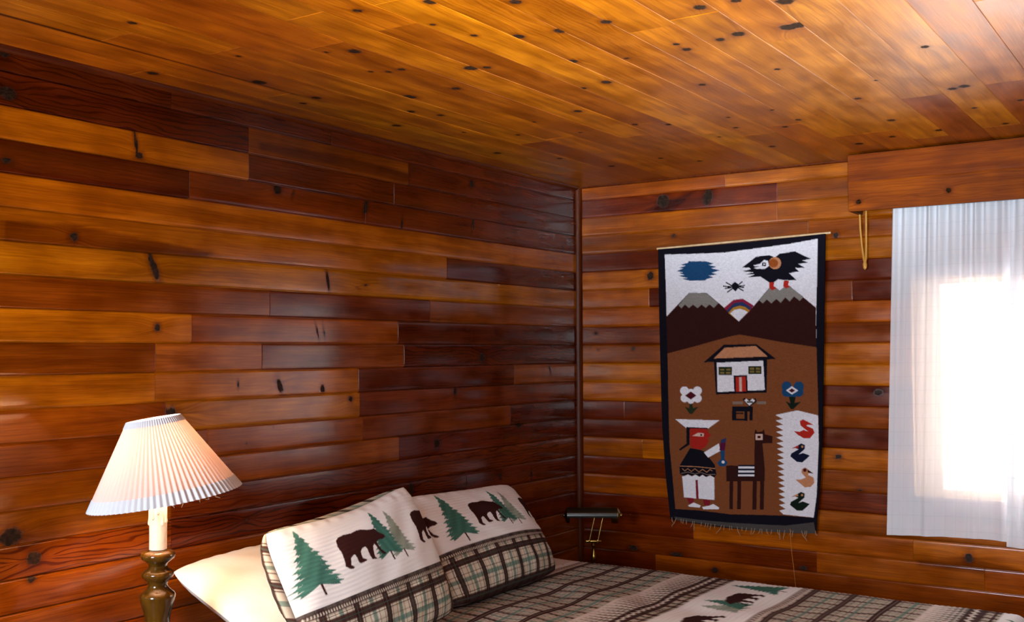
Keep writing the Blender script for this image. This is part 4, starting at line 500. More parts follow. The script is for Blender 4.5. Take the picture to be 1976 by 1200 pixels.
def curtain(name, xt0, xt1, xb0, xb1, y, z0, z1, seed, label, folds):
    r = np.random.default_rng(seed)
    nu, nv = 200, 150
    s = np.linspace(0, 1, nu); t = np.linspace(0, 1, nv)          # t 0 top .. 1 bottom
    S, T = np.meshgrid(s, t, indexing='ij')
    X = (xt0+(xt1-xt0)*S)*(1-T)+(xb0+(xb1-xb0)*S)*T
    ph = r.uniform(0, 6, 6)
    wr = S + .012*np.sin(2*PI*S*3+ph[0])
    top = np.sin(2*PI*wr*folds+ph[1])*.014*np.exp(-T*2.2)
    big = (np.sin(2*PI*wr*(folds/3.1)+ph[2]+.5*T)*.010+np.sin(2*PI*wr*(folds/2.0)+ph[3])*.006)*(.35+.5*T)*np.exp(-.5*T)
    gath = np.sin(2*PI*wr*folds*2.3+ph[4])*.003*np.exp(-T*14)
    Y = y + top + big + gath
    Z = z1+(z0-z1)*T + .010*np.sin(3*S+ph[5])*T
    hem = np.clip((T-.965)/.004, 0, 1)*.0015
    V = np.stack([X, Y-hem, Z], -1).reshape(-1, 3)
    piv = np.array([(xt0+xt1)/2, y, z1])
    o = mesh_obj(name, V-piv, grid_faces(nu, nv), M_CURTAIN, None, True,
                 {'cu': ((S*(xb1-xb0)*1.12)).ravel(), 'cv': (T*(z1-z0)).ravel()})
    o.location = piv
    return tag(o, label, 'curtain', None)
curtain('curtain', 1.652, 2.175, 1.600, 2.145, -.076, .748, 2.246, 11, 'sheer white checked curtain beside the tapestry, its left edge free', 11)
curtain('curtain', 2.135, 2.82, 2.088, 2.84, -.1195, .732, 2.246, 12, 'sheer white curtain overlapping the right edge of the first curtain', 13)

# ------------------------------------------------------------------ tapestry
TC = dict(black=(.006, .005, .009), white=(.60, .575, .62), darkbrown=(.026, .007, .006), brown=(.155, .048, .017), grey=(.185, .165, .150), grey2=(.17, .115, .09), blue=(.010, .045, .115), navy=(.020, .030, .085), navy2=(.006, .008, .022),
          red=(.34, .018, .012), red2=(.28, .014, .010), tan=(.40, .17, .085), tan2=(.50, .33, .28), magenta=(.20, .012, .035), mustard=(.34, .16, .02), mustard2=(.16, .11, .03), green=(.016, .022, .010), green2=(.006, .012, .008),
          maroon=(.055, .006, .010), maroon2=(.24, .055, .012), maroon3=(.16, .010, .018), maroon4=(.07, .006, .03), charcoal=(.050, .043, .040))
def paint(polys, X, Z, pal, bg, ss=3):
    """average colour of the design around each knot of the weave"""
    h = np.abs(X[1, 0]-X[0, 0]); acc = np.zeros(X.shape+(3,))
    for i in range(ss):
        for j in range(ss):
            dx = ((i+.5)/ss-.5)*h; dz = ((j+.5)/ss-.5)*h
            c = np.broadcast_to(np.array(bg), X.shape+(3,)).copy()
            for k, pl in polys: c[inside(pl, X+dx, Z+dz)] = pal[k]
            acc += c
    return acc/ss/ss
tap = empty('tapestry', (.905, 0, .716), 'woven wall hanging of a house, a large black bird and mountains on the board wall', 'wall hanging')
nu, nv = 330, 520
s = np.linspace(0, 1, nu); t = np.linspace(0, 1, nv)
S, T = np.meshgrid(s, t, indexing='ij')
def edge(E, T):
    tt = np.linspace(0, 1, len(E)); return np.interp(T, tt, [e[0] for e in E]), np.interp(T, tt, [e[1] for e in E])
lx, lz = edge(TAP_LEFT, T); rx, rz = edge(TAP_RIGHT, T)
X = lx+(rx-lx)*S; Z = lz+(rz-lz)*S - .006*np.sin(PI*S)*(1-T) - .016*np.sin(PI*S)**.8*T**9
colr = paint(TAPESTRY, X, Z, TC, TC['black'], 2)
wv = rng.normal(0, 1, X.shape)
wv = (wv+np.roll(wv, 1, 0)+np.roll(wv, 2, 0))/3
colr = np.clip(colr*(1+.10*wv[..., None]), .002, 1)
Y = -.030-.008*np.sin(PI*T)*np.sin(2*PI*S*1.1+.6)-.004*np.sin(5*T+3*S)
back = Y+.007
loc = np.array(tap.location)
Vf = np.stack([X, Y, Z], -1).reshape(-1, 3)-loc
ib = lambda A: np.concatenate([A[:, 0], A[-1, 1:], A[-2::-1, -1], A[0, -2:0:-1]])
idg = np.arange(nu*nv).reshape(nu, nv); ring_ = ib(idg)
Vb = Vf[ring_]+np.array([0, .006, 0]); nb = len(ring_); b0 = nu*nv
side = np.stack([ring_, np.roll(ring_, -1), b0+np.roll(np.arange(nb), -1), b0+np.arange(nb)], -1)
nn = nu*nv+nb
mesh_obj('woven_panel', np.r_[Vf, Vb], np.r_[grid_faces(nu, nv), side], M_TAP, tap, True, {'col': np.r_[colr.reshape(-1, 3), colr.reshape(-1, 3)[ring_]*.6]})
# hanging stick along the top
p0 = np.array((TAP_LEFT[0][0]-.010, -.022, TAP_LEFT[0][1]+.004)); p1 = np.array((TAP_RIGHT[0][0]+.022, -.022, TAP_RIGHT[0][1]+.004))
MB().tube([p0, p1], .0055, 10).build('hanging_rod', M_PINE, tap)
# knotted ends along the bottom
rf = random.Random(5)
for i in range(34):
    f = (i+rf.random()*.9)/34; bx = TAP_LEFT[-1][0]+(TAP_RIGHT[-1][0]-TAP_LEFT[-1][0])*f; bz = TAP_LEFT[-1][1]+(TAP_RIGHT[-1][1]-TAP_LEFT[-1][1])*f-.016*math.sin(PI*f)**.8
    L = rf.choice([.008, .010, .014, .020, .034]) ; a = rf.uniform(-.9, .9)
    pts = [(bx, -.034, bz+.012), (bx+a*L*.3, -.037, bz-L*.3), (bx+a*L*.8, -.036, bz-L*.75), (bx+a*L*rf.uniform(.5, 1.2), -.033, bz-L)]
    MB().tube(pts, [.0012, .0016, .0013, .0007], 5).build('fringe_tassel', M_FRINGE, tap)
bx, bz = 1.150, TAP_LEFT[-1][1]+(TAP_RIGHT[-1][1]-TAP_LEFT[-1][1])*.83-.010
MB().tube([(bx, -.036, bz+.02), (bx+.003, -.035, bz-.06), (bx+.010, -.030, bz-.14), (bx+.018, -.024, bz-.24), (bx+.022, -.020, bz-.34)], .0011, 6).build('loose_thread', M_THREAD, tap, label='single long orange thread')

# ------------------------------------------------------------------ bear and fir fabric
CREAM = np.array((.74, .735, .735)); BROWN = np.array((.036, .011, .010)); FIR = np.array((.050, .150, .118)); FIR2 = np.array((.25, .30, .245)); BLACKISH = np.array((.018, .014, .015))
PER, WHT = .800, .285
BEARA = np.array(BEAR); TREEA = []
def _fir():
    r = random.Random(4); n = 11; L = []; Rr = []
    for i in range(n):
        f = (i+1)/n; z = .263-.206*f**.92; w = .092*f**.85
        for side, out in ((-1, L), (1, Rr)):
            wt = w*r.uniform(.82, 1.08)
            out += [(.1+side*wt*.62, z+.010), (.1+side*wt, z-.004*r.random()), (.1+side*wt*.74, z-.003), (.1+side*wt*.80, z-.011), (.1+side*wt*.52, z-.005)]
    return np.array([(.1, .266)]+Rr+[(.104, .066), (.096, .066)]+L[::-1])
TREEA = _fir()
def moved(P, dx, dz, sc=1., c=(.0, .0)): return (P-np.array(c))*sc+np.array(c)+np.array((dx, dz))
def trunk(x, z0, z1, w=.007, lean=.003): return np.array([(x, z1), (x+w, z1), (x+w+lean, z0), (x+lean, z0)])
TC0 = np.array((.10, .06))
DESIGN = []
def fir(dx, dz, sc, col):
    DESIGN.append((moved(TREEA, dx, dz, sc, TC0), col)); DESIGN.append((trunk(.100+dx, .060+dz-.030*sc, .067+dz, .007*sc+.001), BROWN))
fir(.385, .012, .76, FIR2); fir(.318, .020, .80, FIR); fir(0, 0, 1., FIR)
DESIGN.append((BEARA, BROWN)); DESIGN.append((moved(BEARA, .388, 0), BROWN))
def printed_strip(s, v):
    """s along the strip, v height above its lower border (0..WHT): cream with firs and bears"""
    c = np.broadcast_to(CREAM, s.shape+(3,)).copy()
    u = np.mod(s, PER)
    for pl, col in DESIGN:
        for sh in (0, PER):
            msk = inside(pl, u+sh, v) if sh else inside(pl, u, v)
            if np.array_equal(col, FIR) or np.array_equal(col, FIR2):
                cc = col*(1+.13*np.sin(90*v+40*u+6*np.sin(30*u)))[..., None]
                c[msk] = cc[msk]
            else: c[msk] = col
    return c
def over(c, msk, col, a=1.): c[msk] = c[msk]*(1-a)+np.asarray(col)*a
def plaid(s, v, ps=.125, pv=.125, s0=0., v0=0., bandw=.0125):
    c = np.broadcast_to(np.array((.60, .54, .43)), s.shape+(3,)).copy()
    def ax(x, p, x0):
        m_ = np.mod(x-x0, p); d = np.minimum(m_, p-m_); e = np.abs(m_-p/2); return d, e
    ds, es = ax(s, ps, s0); dv, ev_ = ax(v, pv, v0)
    TE = (.085, .185, .150)
    over(c, es < .008, TE, .80); over(c, ev_ < .008, TE, .80)
    for d in (es, ev_): over(c, np.abs(d-.020) < .0013, BROWN, .75)
    for d in (ds, dv): over(c, np.abs(d-.0195) < .0015, BROWN, .85)
    over(c, dv < bandw, BROWN, .96); over(c, ds < bandw, BROWN, .96)
    for d in (ds, dv): over(c, d < .0016, (.05, .075, .06), .9)
    return c
def border(c, s, v, top):
    """check row right under the cream strip"""
    over(c, (v < top) & (v > top-.010), (.045, .03, .03), .92)
    row = (v <= top-.010) & (v > top-.027)
    over(c, row, BROWN, .9)
    k = np.mod(s, .0095)/.0095; h = (top-.010-v)/.017
    over(c, row & (np.abs(k-.5) < .10+.22*h) & (h > .22) & (h < .80), (.60, .55, .46), .95)
    over(c, (v <= top-.028) & (v > top-.031), BROWN, .8)

def sham_colour(s, v, off, top, low=0.):
    c = plaid(s, v, .125, .125, .055, top-.055)
    border(c, s, v, top)
    w = v >= top
    st = printed_strip(s+off, v-top+low)
    c[w] = st[w]
    return c

def pillow(root, corners, hf, hb, W, H, colour_f, colour_b, mats, nf=(300, 190), pin=.045, seed=0, names=('front_panel', 'back_panel'), ex=(.42, .42), sag=0., wrk=.004, crn=.05, dip=0., rise=(0, 0, 0), lines_=1., rest=None):
    """two panels meeting in a seam; corners BL, BR, TR, TL in metres"""
    BL, BR, TR, TL = (np.array(c, float) for c in corners); r = np.random.default_rng(seed)
    n = np.cross((BR-BL)+(TR-TL), (TL-BL)+(TR-BR)); n /= np.linalg.norm(n)
    loc = np.array(root.location)
    for which, h, cf in ((0, hf, colour_f), (1, -hb, colour_b)):
        nu, nv = nf if which == 0 else (nf[0]//2, nf[1]//2)
        S, T = np.meshgrid(np.linspace(0, 1, nu), np.linspace(0, 1, nv), indexing='ij')
        # keep corner points out, bow the edges in
        a, b = 2*S-1, 2*T-1
        S2 = .5+.5*a*(1-crn*b**6)-pin*a*(1-b**2)*np.abs(a); T2 = .5+.5*b*(1-crn*1.2*a**6)-pin*1.1*b*(1-a**2)*np.abs(b)-np.where(b > 0, dip*b**3*(1-a**2), 0)
        P = ((1-S2)*(1-T2))[..., None]*BL+(S2*(1-T2))[..., None]*BR+(S2*T2)[..., None]*TR+((1-S2)*T2)[..., None]*TL
        g = (np.clip(1-a**2, 0, 1)**ex[0])*(np.clip(1-(b+sag*(1-b**2))**2, 0, 1)**ex[1])
        wr = np.zeros_like(S)
        for k in range(7):
            f1, f2 = r.uniform(2, 9), r.uniform(-7, 7); wr += np.sin(f1*a*2+f2*b*2+r.uniform(0, 6))/7
        e = np.clip(1-np.maximum(np.abs(a), np.abs(b)), 0, 1)
        pk = np.sin(a*38+3*np.sin(b*5))*np.exp(-((1-np.abs(b))/.12)**2)+np.sin(b*26+2*np.sin(a*6))*np.exp(-((1-np.abs(a))/.10)**2)
        d = h*g+np.sign(h)*(wrk*1.8*wr*g+wrk*.7*pk*np.clip(e*9, 0, 1))
        if which == 0: d = d + lines_*.0004*np.sin(2*PI*(T*H/.0135+.25*np.sin(3*a+seed)+.12*np.sin(9*a)))*np.clip(e*12, 0, 1)
        V = P+d[..., None]*n
        if which: V = V+g[..., None]*np.array(rise)
        if which and rest is not None:                       # the back flattens where it leans on the pillow behind
            for _ in range(60):
                bad = rest(V[..., 0], V[..., 2])
                if not bad.any(): break
                V[bad] += n*.004
        V = V.reshape(-1, 3)-loc
        F = grid_faces(nu, nv); F = F if which == 0 else F[:, ::-1]
        at = {'col': cf(S*W, T*H).reshape(-1, 3)} if cf else None
        if cf and which == 0:
            c = np.zeros(S.shape+(3,))
            for i in (-.25, .25):
                for j in (-.25, .25): c += cf((S+i/nu)*W, (T+j/nv)*H)/4
            at = {'col': c.reshape(-1, 3)}
        mesh_obj(names[which], V, F, mats[which], root, True, at)
    return n

def on_white_pillow(x, z):
    t = (x-.085)/.475
    top = .885-.185*t+.095*np.sqrt(np.clip(1-(2*t-1)**2, 0, 1))+.012
    return (x < .585) & (z < top) & (z > .55)
sh1 = empty('pillow_sham', (.55, -2.27, .62), 'front bear print pillow sham leaning on the white pillow, nearest the lamp', 'pillow', 'bear and fir pillow shams on the bed')
pillow(sh1, ((.640, -2.615, .615), (.610, -1.895, .640), (.410, -1.940, 1.085), (.430, -2.645, 1.012)), .085, .095, .70, .46,
       lambda s, v: sham_colour(s, v, .016, .172), lambda s, v: plaid(s, v, .125, .125, .02, .03), (M_SHAM, M_SHAM), seed=3, pin=.0, dip=.07, rise=(-.005, -.105, .060), rest=on_white_pillow)
sh2 = empty('pillow_sham', (.50, -1.40, .62), 'bear print pillow sham farther from the lamp, half behind the first sham', 'pillow', 'bear and fir pillow shams on the bed')
pillow(sh2, ((.520, -1.785, .620), (.490, -1.020, .620), (.225, -1.000, .975), (.235, -1.790, 1.000)), .095, .085, .77, .46,
       lambda s, v: sham_colour(s, v, -.07, .190, .018), lambda s, v: plaid(s, v, .125, .125, .02, .03), (M_SHAM, M_SHAM), seed=8, pin=.0, dip=.03, sag=.12, rise=(0, -.030, .040))
wp = empty('bed_pillow', (.33, -2.3, .65), 'plain white pillow under the front bear sham, lit by the lamp', 'pillow')
pillow(wp, ((.545, -2.735, .700), (.565, -1.960, .690), (.090, -1.950, .880), (.085, -2.715, .868)), .075, .060, .75, .5, None, None, (M_WHITE, M_WHITE), (160, 110), .0, 5, ('top_panel', 'under_panel'), wrk=.003, lines_=0.)

# ------------------------------------------------------------------ bed and quilt
BX0, BX1, BY0, BY1, BZ = .070, 2.14, -2.580, -.665, .585
bed = empty('bed', ((BX0+BX1)/2, (BY0+BY1)/2, 0), 'king size bed under the bear print quilt along the left wall', 'bed')
MB().box((BX0, BY0, .33), (BX1, BY1, BZ), .05).build('mattress', M_MATTRESS, bed)
MB().box((BX0, BY0+.005, .135), (BX1, BY1-.005, .328), .02).build('box_spring', M_MATTRESS, bed)
mb = MB()
mb.box((BX0+.01, BY0+.01, .10), (BX1-.01, BY0+.05, .134), .003).box((BX0+.01, BY1-.05, .10), (BX1-.01, BY1-.01, .134), .003)
for x in (BX0+.03, (BX0+BX1)/2, BX1-.07): mb.box((x, BY0+.051, .10), (x+.04, BY1-.051, .134), .003)
mb.build('bed_frame', M_DARKMETAL, bed)
for x in (BX0+.05, BX1-.09):
    for y in (BY0+.03, BY1-.07): MB().box((x, y, 0), (x+.04, y+.04, .099), .004).build('leg', M_DARKMETAL, bed)

# quilt: bands across the bed, repeated along it
def quilt_colour(x, y):
    c = np.broadcast_to(np.array((.56, .47, .41)), x.shape+(3,)).copy()
    PERQ = 1.025
    def rel_(x): return np.mod(x-1.142, PERQ)            # 0 at the start of a cream strip
    r = rel_(x)
    # plaid field
    pl = np.broadcast_to(np.array((.52, .44, .36)), x.shape+(3,)).copy()
    ym = np.mod(y, .088); dy = np.minimum(ym, .088-ym); ey = np.abs(ym-.044)
    over(pl, ey < .006, (.070, .15, .12), .75)
    over(pl, np.abs(ey-.018) < .0028, BROWN, .55)
    over(pl, dy < .0085, BROWN, .92); over(pl, np.abs(dy-.015) < .0022, BROWN, .6)
    lines = (.345, .495, .656) 
    for L_ in lines:
        d = np.abs(r-L_)
        over(pl, d < .014, BROWN, .97); over(pl, d < .0025, (.16, .11, .09), .8); over(pl, np.abs(d-.026) < .0022, BROWN, .6)
    for L_ in (.42, .572, .73):
        d = np.abs(r-L_); over(pl, d < .007, (.075, .17, .145), .75); over(pl, np.abs(d-.020) < .002, BROWN, .5)
    c[:] = pl
    # fir silhouettes
    tr = (r > .783) & (r < .912)
    over(c, tr, (.60, .52, .47), 1.)
    k = np.mod(y, .032)/.032; f = (r-.783)/.129
    k2 = np.mod(y+.016+.006*np.sin(40*y), .026)/.026
    over(c, tr & (np.abs(k-.5) < .42*np.clip(f, 0, 1)*(.65+.35*np.sin(f*40))), (.045, .060, .045), .9)
    over(c, tr & (np.abs(k2-.5) < .30*np.clip(f-.15, 0, 1)*(.6+.4*np.sin(f*46+1))), (.10, .05, .035), .8)
    # white zigzag between brown bands
    zg = (r >= .912) & (r < .975); over(c, zg, BROWN, .95)
    zz = .927+.016*np.abs(np.mod(y, .040)/.020-1); over(c, zg & (np.abs(r-zz-.004) < .007), (.62, .56, .50), .95)
    ck = (r >= .975) | (r < -.01)
    over(c, ck & (np.mod(y, .05) < .012), BROWN, .85)
    over(c, (r > 1.002) & (r < 1.012), BROWN, .9)
    # cream strip with bears and firs
    st = r < .286
    p = printed_strip(-y+.12, .286-r)
    c[st] = p[st]
    b2 = (r >= .286) & (r < .325); over(c, b2, (.50, .43, .38), 1.)
    over(c, b2 & (np.mod(y, .022) < .011) & (np.abs(r-.305) < .009), (.09, .05, .045), .9); over(c, np.abs(r-.290) < .004, (.12, .08, .07), .9)
    # cream turn-down by the head
    over(c, x < .365, (.62, .55, .52), 1.)
    return c
TOPZ = .600
prof = []
R_ = .05
def side_prof(sgn, ye):
    o_ = []
    for z in np.linspace(.20, TOPZ-R_, 40): o_.append((ye+sgn*.014*np.sin((TOPZ-z)*6)**2, z))
    for a in np.linspace(0, PI/2, 10)[1:]: o_.append((ye-sgn*R_*(1-math.cos(a)), TOPZ-R_+R_*math.sin(a)))
    return o_
near = side_prof(-1, -2.612); far = side_prof(1, -.640)[::-1]
topy = np.linspace(near[-1][0], far[0][0], 330)[1:-1]
prof = near+[(y, TOPZ) for y in topy]+far
prof = np.array(prof); dlen = np.r_[0, np.cumsum(np.hypot(*np.diff(prof, axis=0).T))]
yflat = dlen-dlen[len(near)+165]+prof[len(near)+165, 0]
xs = np.r_[np.linspace(.10, 2.19, 380)]
xtail = []
for a in np.linspace(0, PI/2, 9)[1:]: xtail.append((2.19+R_*math.sin(a), -R_*(1-math.cos(a))))
for z in np.linspace(0, .33, 30)[1:]: xtail.append((2.24, -R_-z))
xx = np.r_[xs, [a for a, b in xtail]]; zd = np.r_[np.zeros(len(xs)), [b for a, b in xtail]]
arc = np.r_[xs, xs[-1]+np.cumsum(np.hypot(np.diff(np.r_[xs[-1], [a for a, b in xtail]]), np.diff(np.r_[0, [b for a, b in xtail]])))]
Xq, _ = np.meshgrid(xx, prof[:, 0], indexing='ij'); Yq = np.broadcast_to(prof[:, 0], Xq.shape).copy(); Zq = np.minimum(prof[:, 1][None, :], TOPZ+zd[:, None])
Aq, Fq = np.meshgrid(arc, yflat, indexing='ij')
topm = np.clip((prof[:, 1]-.5)/.1, 0, 1)[None, :]*np.clip((zd+.1)/.1, 0, 1)[:, None]
wob = (.0035*np.sin(9*Xq+4*np.sin(5*Yq))+.003*np.sin(13*Yq+3*np.sin(7*Xq))+.002*np.sin(31*Xq+17*Yq))*np.clip((-.66-Yq)/.5, .25, 1)
rq = np.mod(Aq-1.142, 1.025)
quiltline = -.0016*np.exp(-((np.mod(Aq, .0215)-.0107)/.004)**2)
Zq = Zq+(wob+quiltline)*topm
Yq = Yq+(1-topm)*.008*np.sin(26*Aq)*np.sign(Yq+1.6)
ql_loc = np.array((1.1, -1.62, .60))
qc = np.zeros(Xq.shape+(3,))
for i in (-.0015, .0015):
    for j in (-.0015, .0015): qc += quilt_colour(Aq+i, Fq+j)/4
V = np.stack([Xq, Yq, Zq], -1).reshape(-1, 3)-ql_loc
ql = mesh_obj('quilt', V, grid_faces(*Xq.shape), M_QUILT, None, True, {'col': qc.reshape(-1, 3)})
ql.location = ql_loc
tag(ql, 'plaid quilt with a cream strip of bears and firs, spread over the bed', 'quilt')

# ------------------------------------------------------------------ nightstands (below the frame and behind the bed)
def nightstand(x0, x1, y0, y1, h, label):
    r_ = empty('nightstand', ((x0+x1)/2, (y0+y1)/2, 0), label, 'nightstand', 'nightstands either side of the bed')
    MB().box((x0+.015, y0+.015, .10), (x1-.015, y1-.015, h-.026), .004).build('body', M_STAND, r_)
    MB().box((x0, y0, h-.025), (x1, y1, h), .006).build('tabletop', M_STAND, r_)
    d = MB().box((x1-.0145, y0+.04, h-.20), (x1, y1-.04, h-.05), .004).build('drawer', M_STAND, r_)
    MB().lathe([(.006, 0), (.006, .012), (.013, .018), (.013, .026), (.004, .030)], (0, 0, 0), 20, Matrix.Translation((x1+.0002, (y0+y1)/2, h-.125)) @ Matrix.Rotation(PI/2, 4, 'Y')).build('knob', M_BRASS, d)
    for x in (x0+.02, x1-.06):
        for y in (y0+.02, y1-.06): MB().box((x, y, 0), (x+.04, y+.04, .099), .003).build('leg', M_STAND, r_)
    return r_
nightstand(.03, .54, -3.28, -2.78, .60, 'brown wooden nightstand beside the bed under the lit candlestick lamp')
nightstand(.05, .50, -.57, -.05, .385, 'low brown wooden nightstand in the corner behind the bed')

# ------------------------------------------------------------------ candlestick lamp
cR = Vector((math.cos(YAW), math.sin(YAW), 0))
LX, LY = .38, -2.977
lamp = empty('table_lamp', (LX, LY, .60), 'lit candlestick table lamp with a tilted white pleated shade by the left wall', 'lamp')
k_ = .001445; zt = lambda py: 1.0015-(py-1062)*k_; rp = lambda p: p*.00146
prof = [(.001, .6005), (.082, .6005), (.084, .612), (.074, .628), (.058, .640), (.050, .655), (.040, .675), (.034, .70), (.040, .725), (.050, .75), (.052, .77), (.044, .785), (.034, .795)]
prof += [(rp(r), zt(y)) for y, r in ((1197, 23), (1190, 23), (1180, 25), (1170, 28), (1160, 31), (1152, 32.5), (1147, 33), (1143, 31), (1139, 26), (1133, 20), (1127, 17.5), (1121, 19), (1116, 24), (1112, 28), (1108, 30), (1104, 29.5), (1100, 26), (1096, 19), (1091, 16.5), (1086, 18), (1081, 24), (1077, 30), (1072, 32), (1067, 31), (1063, 27), (1061, 18), (1061, 1))]
MB().lathe(prof, (LX, LY, 0), 48).build('lamp_base', M_TURNED, lamp)
mb = MB(); zc = zt(1061)
mb.lathe([(.019, zc), (.0235, zc+.002), (.0235, zc+.05), (.024, zc+.085), (.0235, zc+.120), (.021, zc+.124), (.015, zc+.126), (.001, zc+.126)], (LX, LY, 0), 32)
for a, z0, L in ((2.9, .088, .022), (.3, .080, .030), (-.2, .060, .016), (1.4, .082, .036), (-1.3, .086, .025), (-2.2, .078, .034), (-.7, .090, .015)):
    p = (LX+.0232*math.cos(a), LY+.0232*math.sin(a))
    mb.lathe([(.0008, z0-L-.006), (.0042, z0-L-.003), (.0046, z0-L+.002), (.0028, z0-L*.5), (.0026, z0), (.0008, z0+.006)], (p[0], p[1], zc+.030), 10)
mb.build('candle_sleeve', M_CANDLE, lamp, label='ivory candle sleeve with wax drips')
SOCK = zc+.127
MB().lathe([(.001, SOCK), (.013, SOCK), (.014, SOCK+.012), (.012, SOCK+.022), (.001, SOCK+.022)], (LX, LY, 0), 20).build('socket', M_BRASS, lamp)
m = N('lit_bulb'); em = m.n('ShaderNodeEmission'); tcx = m.n('ShaderNodeTexCoord')
em.inputs['Strength'].default_value = 26.; m.l(m.mix(m.noise(tcx.outputs['Object'], 3., 0.), (1, .70, .38, 1), (1, .74, .42, 1)), em.inputs['Color'])
M_BULB = m.out(em.outputs[0])
BZC = SOCK+.062
MB().lathe([(.010, -.040), (.012, -.032), (.020, -.016), (.026, .002), (.024, .018), (.015, .029), (.001, .032)], (LX, LY, BZC), 24).build('bulb', M_BULB, lamp)

def fabric_shade(name, c, tl, th):
    m = N(name); tc = m.n('ShaderNodeTexCoord'); f = m.noise(tc.outputs['Object'], 500., 2.)
    col = m.mix(m.mapr(f, .3, .7, 0., .15), (*c, 1), tuple(x*.85 for x in c)+(1,))
    d = m.n('ShaderNodeBsdfDiffuse'); m.l(col, d.inputs[0]); t = m.n('ShaderNodeBsdfTranslucent'); t.inputs[0].default_value = (*tl, 1)
    mx = m.n('ShaderNodeMixShader'); mx.inputs[0].default_value = th; m.l(d.outputs[0], mx.inputs[1]); m.l(t.outputs[0], mx.inputs[2])
    return m.out(mx.outputs[0])
M_SHADE = fabric_shade('pleated_shade_fabric', (.57, .465, .445), (.95, .56, .44), .044)
M_BAND = fabric_shade('doubled_shade_hem', (.58, .60, .64), (.70, .62, .60), .03)
tilt = math.radians(8.5)
fw = Vector((-math.sin(YAW), math.cos(YAW), 0))
axis = (Vector((0, 0, 1))*math.cos(tilt)-cR*math.sin(tilt)-fw*.035).normalized()
SB = Vector((LX, LY, 0))+cR*.020+Vector((0, 0, 1.148)); SHH = .222
ex_ = (cR-axis*cR.dot(axis)).normalized(); ey_ = axis.cross(ex_)
def shade_part(name, h0, h1, mat, off, np_=76, per=8):
    nu = np_*per; nv = 8
    A_ = np.linspace(0, 2*PI, nu, endpoint=False); hh = np.linspace(h0, h1, nv)
    V = []
    for h in hh:
        f = h/SHH; R = .2035+(.0715-.2035)*f+off; amp = .0042*(1-f)+.0016*f
        tri = np.abs(np.mod(A_*np_/(2*PI), 1)*2-1)*2-1
        rr_ = R+amp*tri
        for a, r_ in zip(A_, rr_):
            p = SB+axis*h+ex_*(r_*math.cos(a))+ey_*(r_*math.sin(a)); V.append(p)
    V = np.array([tuple(v) for v in V])-np.array(lamp.location)
    i = np.arange(nv-1)[:, None]*nu+np.arange(nu)[None, :]; j = np.arange(nv-1)[:, None]*nu+(np.arange(nu)[None, :]+1) % nu
    F = np.stack([i, j, j+nu, i+nu], -1).reshape(-1, 4)
    return mesh_obj(name, V, F, mat, lamp, True)
shade_part('lamp_shade', 0., SHH, M_SHADE, 0.)
shade_part('shade_hem', -.001, .030, M_BAND, .0015)['label'] = 'grey white doubled lower hem'
shade_part('shade_hem', SHH-.016, SHH+.001, M_BAND, .0015)['label'] = 'grey white doubled upper hem'
# frayed threads on the lower rim
rf = random.Random(8)
for i in range(5):
    a = -1.15+.16*i+rf.uniform(-.05, .05); r_ = .2035
    p = SB+ex_*(r_*math.cos(a))+ey_*(r_*math.sin(a))
    MB().tube([p, p-axis*.006+cR*rf.uniform(-.006, .006), p-axis*rf.uniform(.007, .013)+cR*rf.uniform(-.012, .012)], [.0012, .0010, .0005], 5).build('frayed_thread', M_FRINGE, lamp)
# wire fitter that clips on the bulb
mb = MB(); rt = .0715; ct = SB+axis*(SHH-.012)
ringp = [ct+ex_*(rt-.002)*math.cos(a)+ey_*(rt-.002)*math.sin(a) for a in np.linspace(0, 2*PI, 37)]
mb.tube(ringp, .0012, 6)
bp = Vector((LX, LY, BZC))
for a in (.4, 2.5, 4.6): mb.tube([ct+ex_*(rt-.002)*math.cos(a)+ey_*(rt-.002)*math.sin(a), bp+(ex_*math.cos(a)+ey_*math.sin(a))*.028+Vector((0, 0, .012))], .0012, 6)
mb.build('shade_clip', M_BRASS, lamp)
L = bpy.data.lights.new('lamp_bulb_light', 'POINT'); L.energy = 21.; L.color = (1, .68, .40); L.shadow_soft_size = .045
lo = bpy.data.objects.new('lamp_bulb_light', L); COL.objects.link(lo); lo.parent = lamp; lo.location = (0, 0, BZC-.60+.046)

# ------------------------------------------------------------------ piano lamp in the corner
PX, PY, PZ = .262, -.330, .750
pl = empty('piano_lamp', (.272, -.33, .385), 'small unlit dark and brass banker style lamp in the corner behind the bed', 'lamp')
ax_ = Vector((math.cos(.56), math.sin(.56), 0)); px_ = Vector((-ax_.y, ax_.x, 0))
Mh = Matrix((( 0, px_.x, ax_.x, PX), (0, px_.y, ax_.y, PY), (1, 0, 0, PZ), (0, 0, 0, 1)))
# half-round trough shade, open below
nseg = 18; V = []; F = []; hl = .122; ro, ri = .039, .0365
angs = np.linspace(-1.75, 1.75, nseg)
for r_ in (ro, ri):
    for z in (-hl, hl):
        for a in angs: V.append(Mh @ Vector((r_*math.cos(a), r_*math.sin(a), z)))
n = nseg
for i in range(n-1):
    F += [[i, i+1, n+i+1, n+i], [2*n+i+1, 2*n+i, 3*n+i, 3*n+i+1], [i+1, i, 2*n+i, 2*n+i+1], [n+i, n+i+1, 3*n+i+1, 3*n+i]]
F += [[0, n, 3*n, 2*n], [n-1, 3*n-1, 4*n-1, 2*n-1]]
MB().add(V, F).build('lamp_shade', M_DARKMETAL, pl)
def along(prof): return MB().lathe(prof, (0, 0, 0), 28, Mh)
along([(.001, hl-.002), (0.0375, hl-.002), (0.0385, hl-.026), (0.0390, hl+.001), (.030, hl+.009), (.018, hl+.014), (.011, hl+.016), (.011, hl+.021), (.006, hl+.025), (.001, hl+.026)]).build('end_cap', M_BRASS, pl)
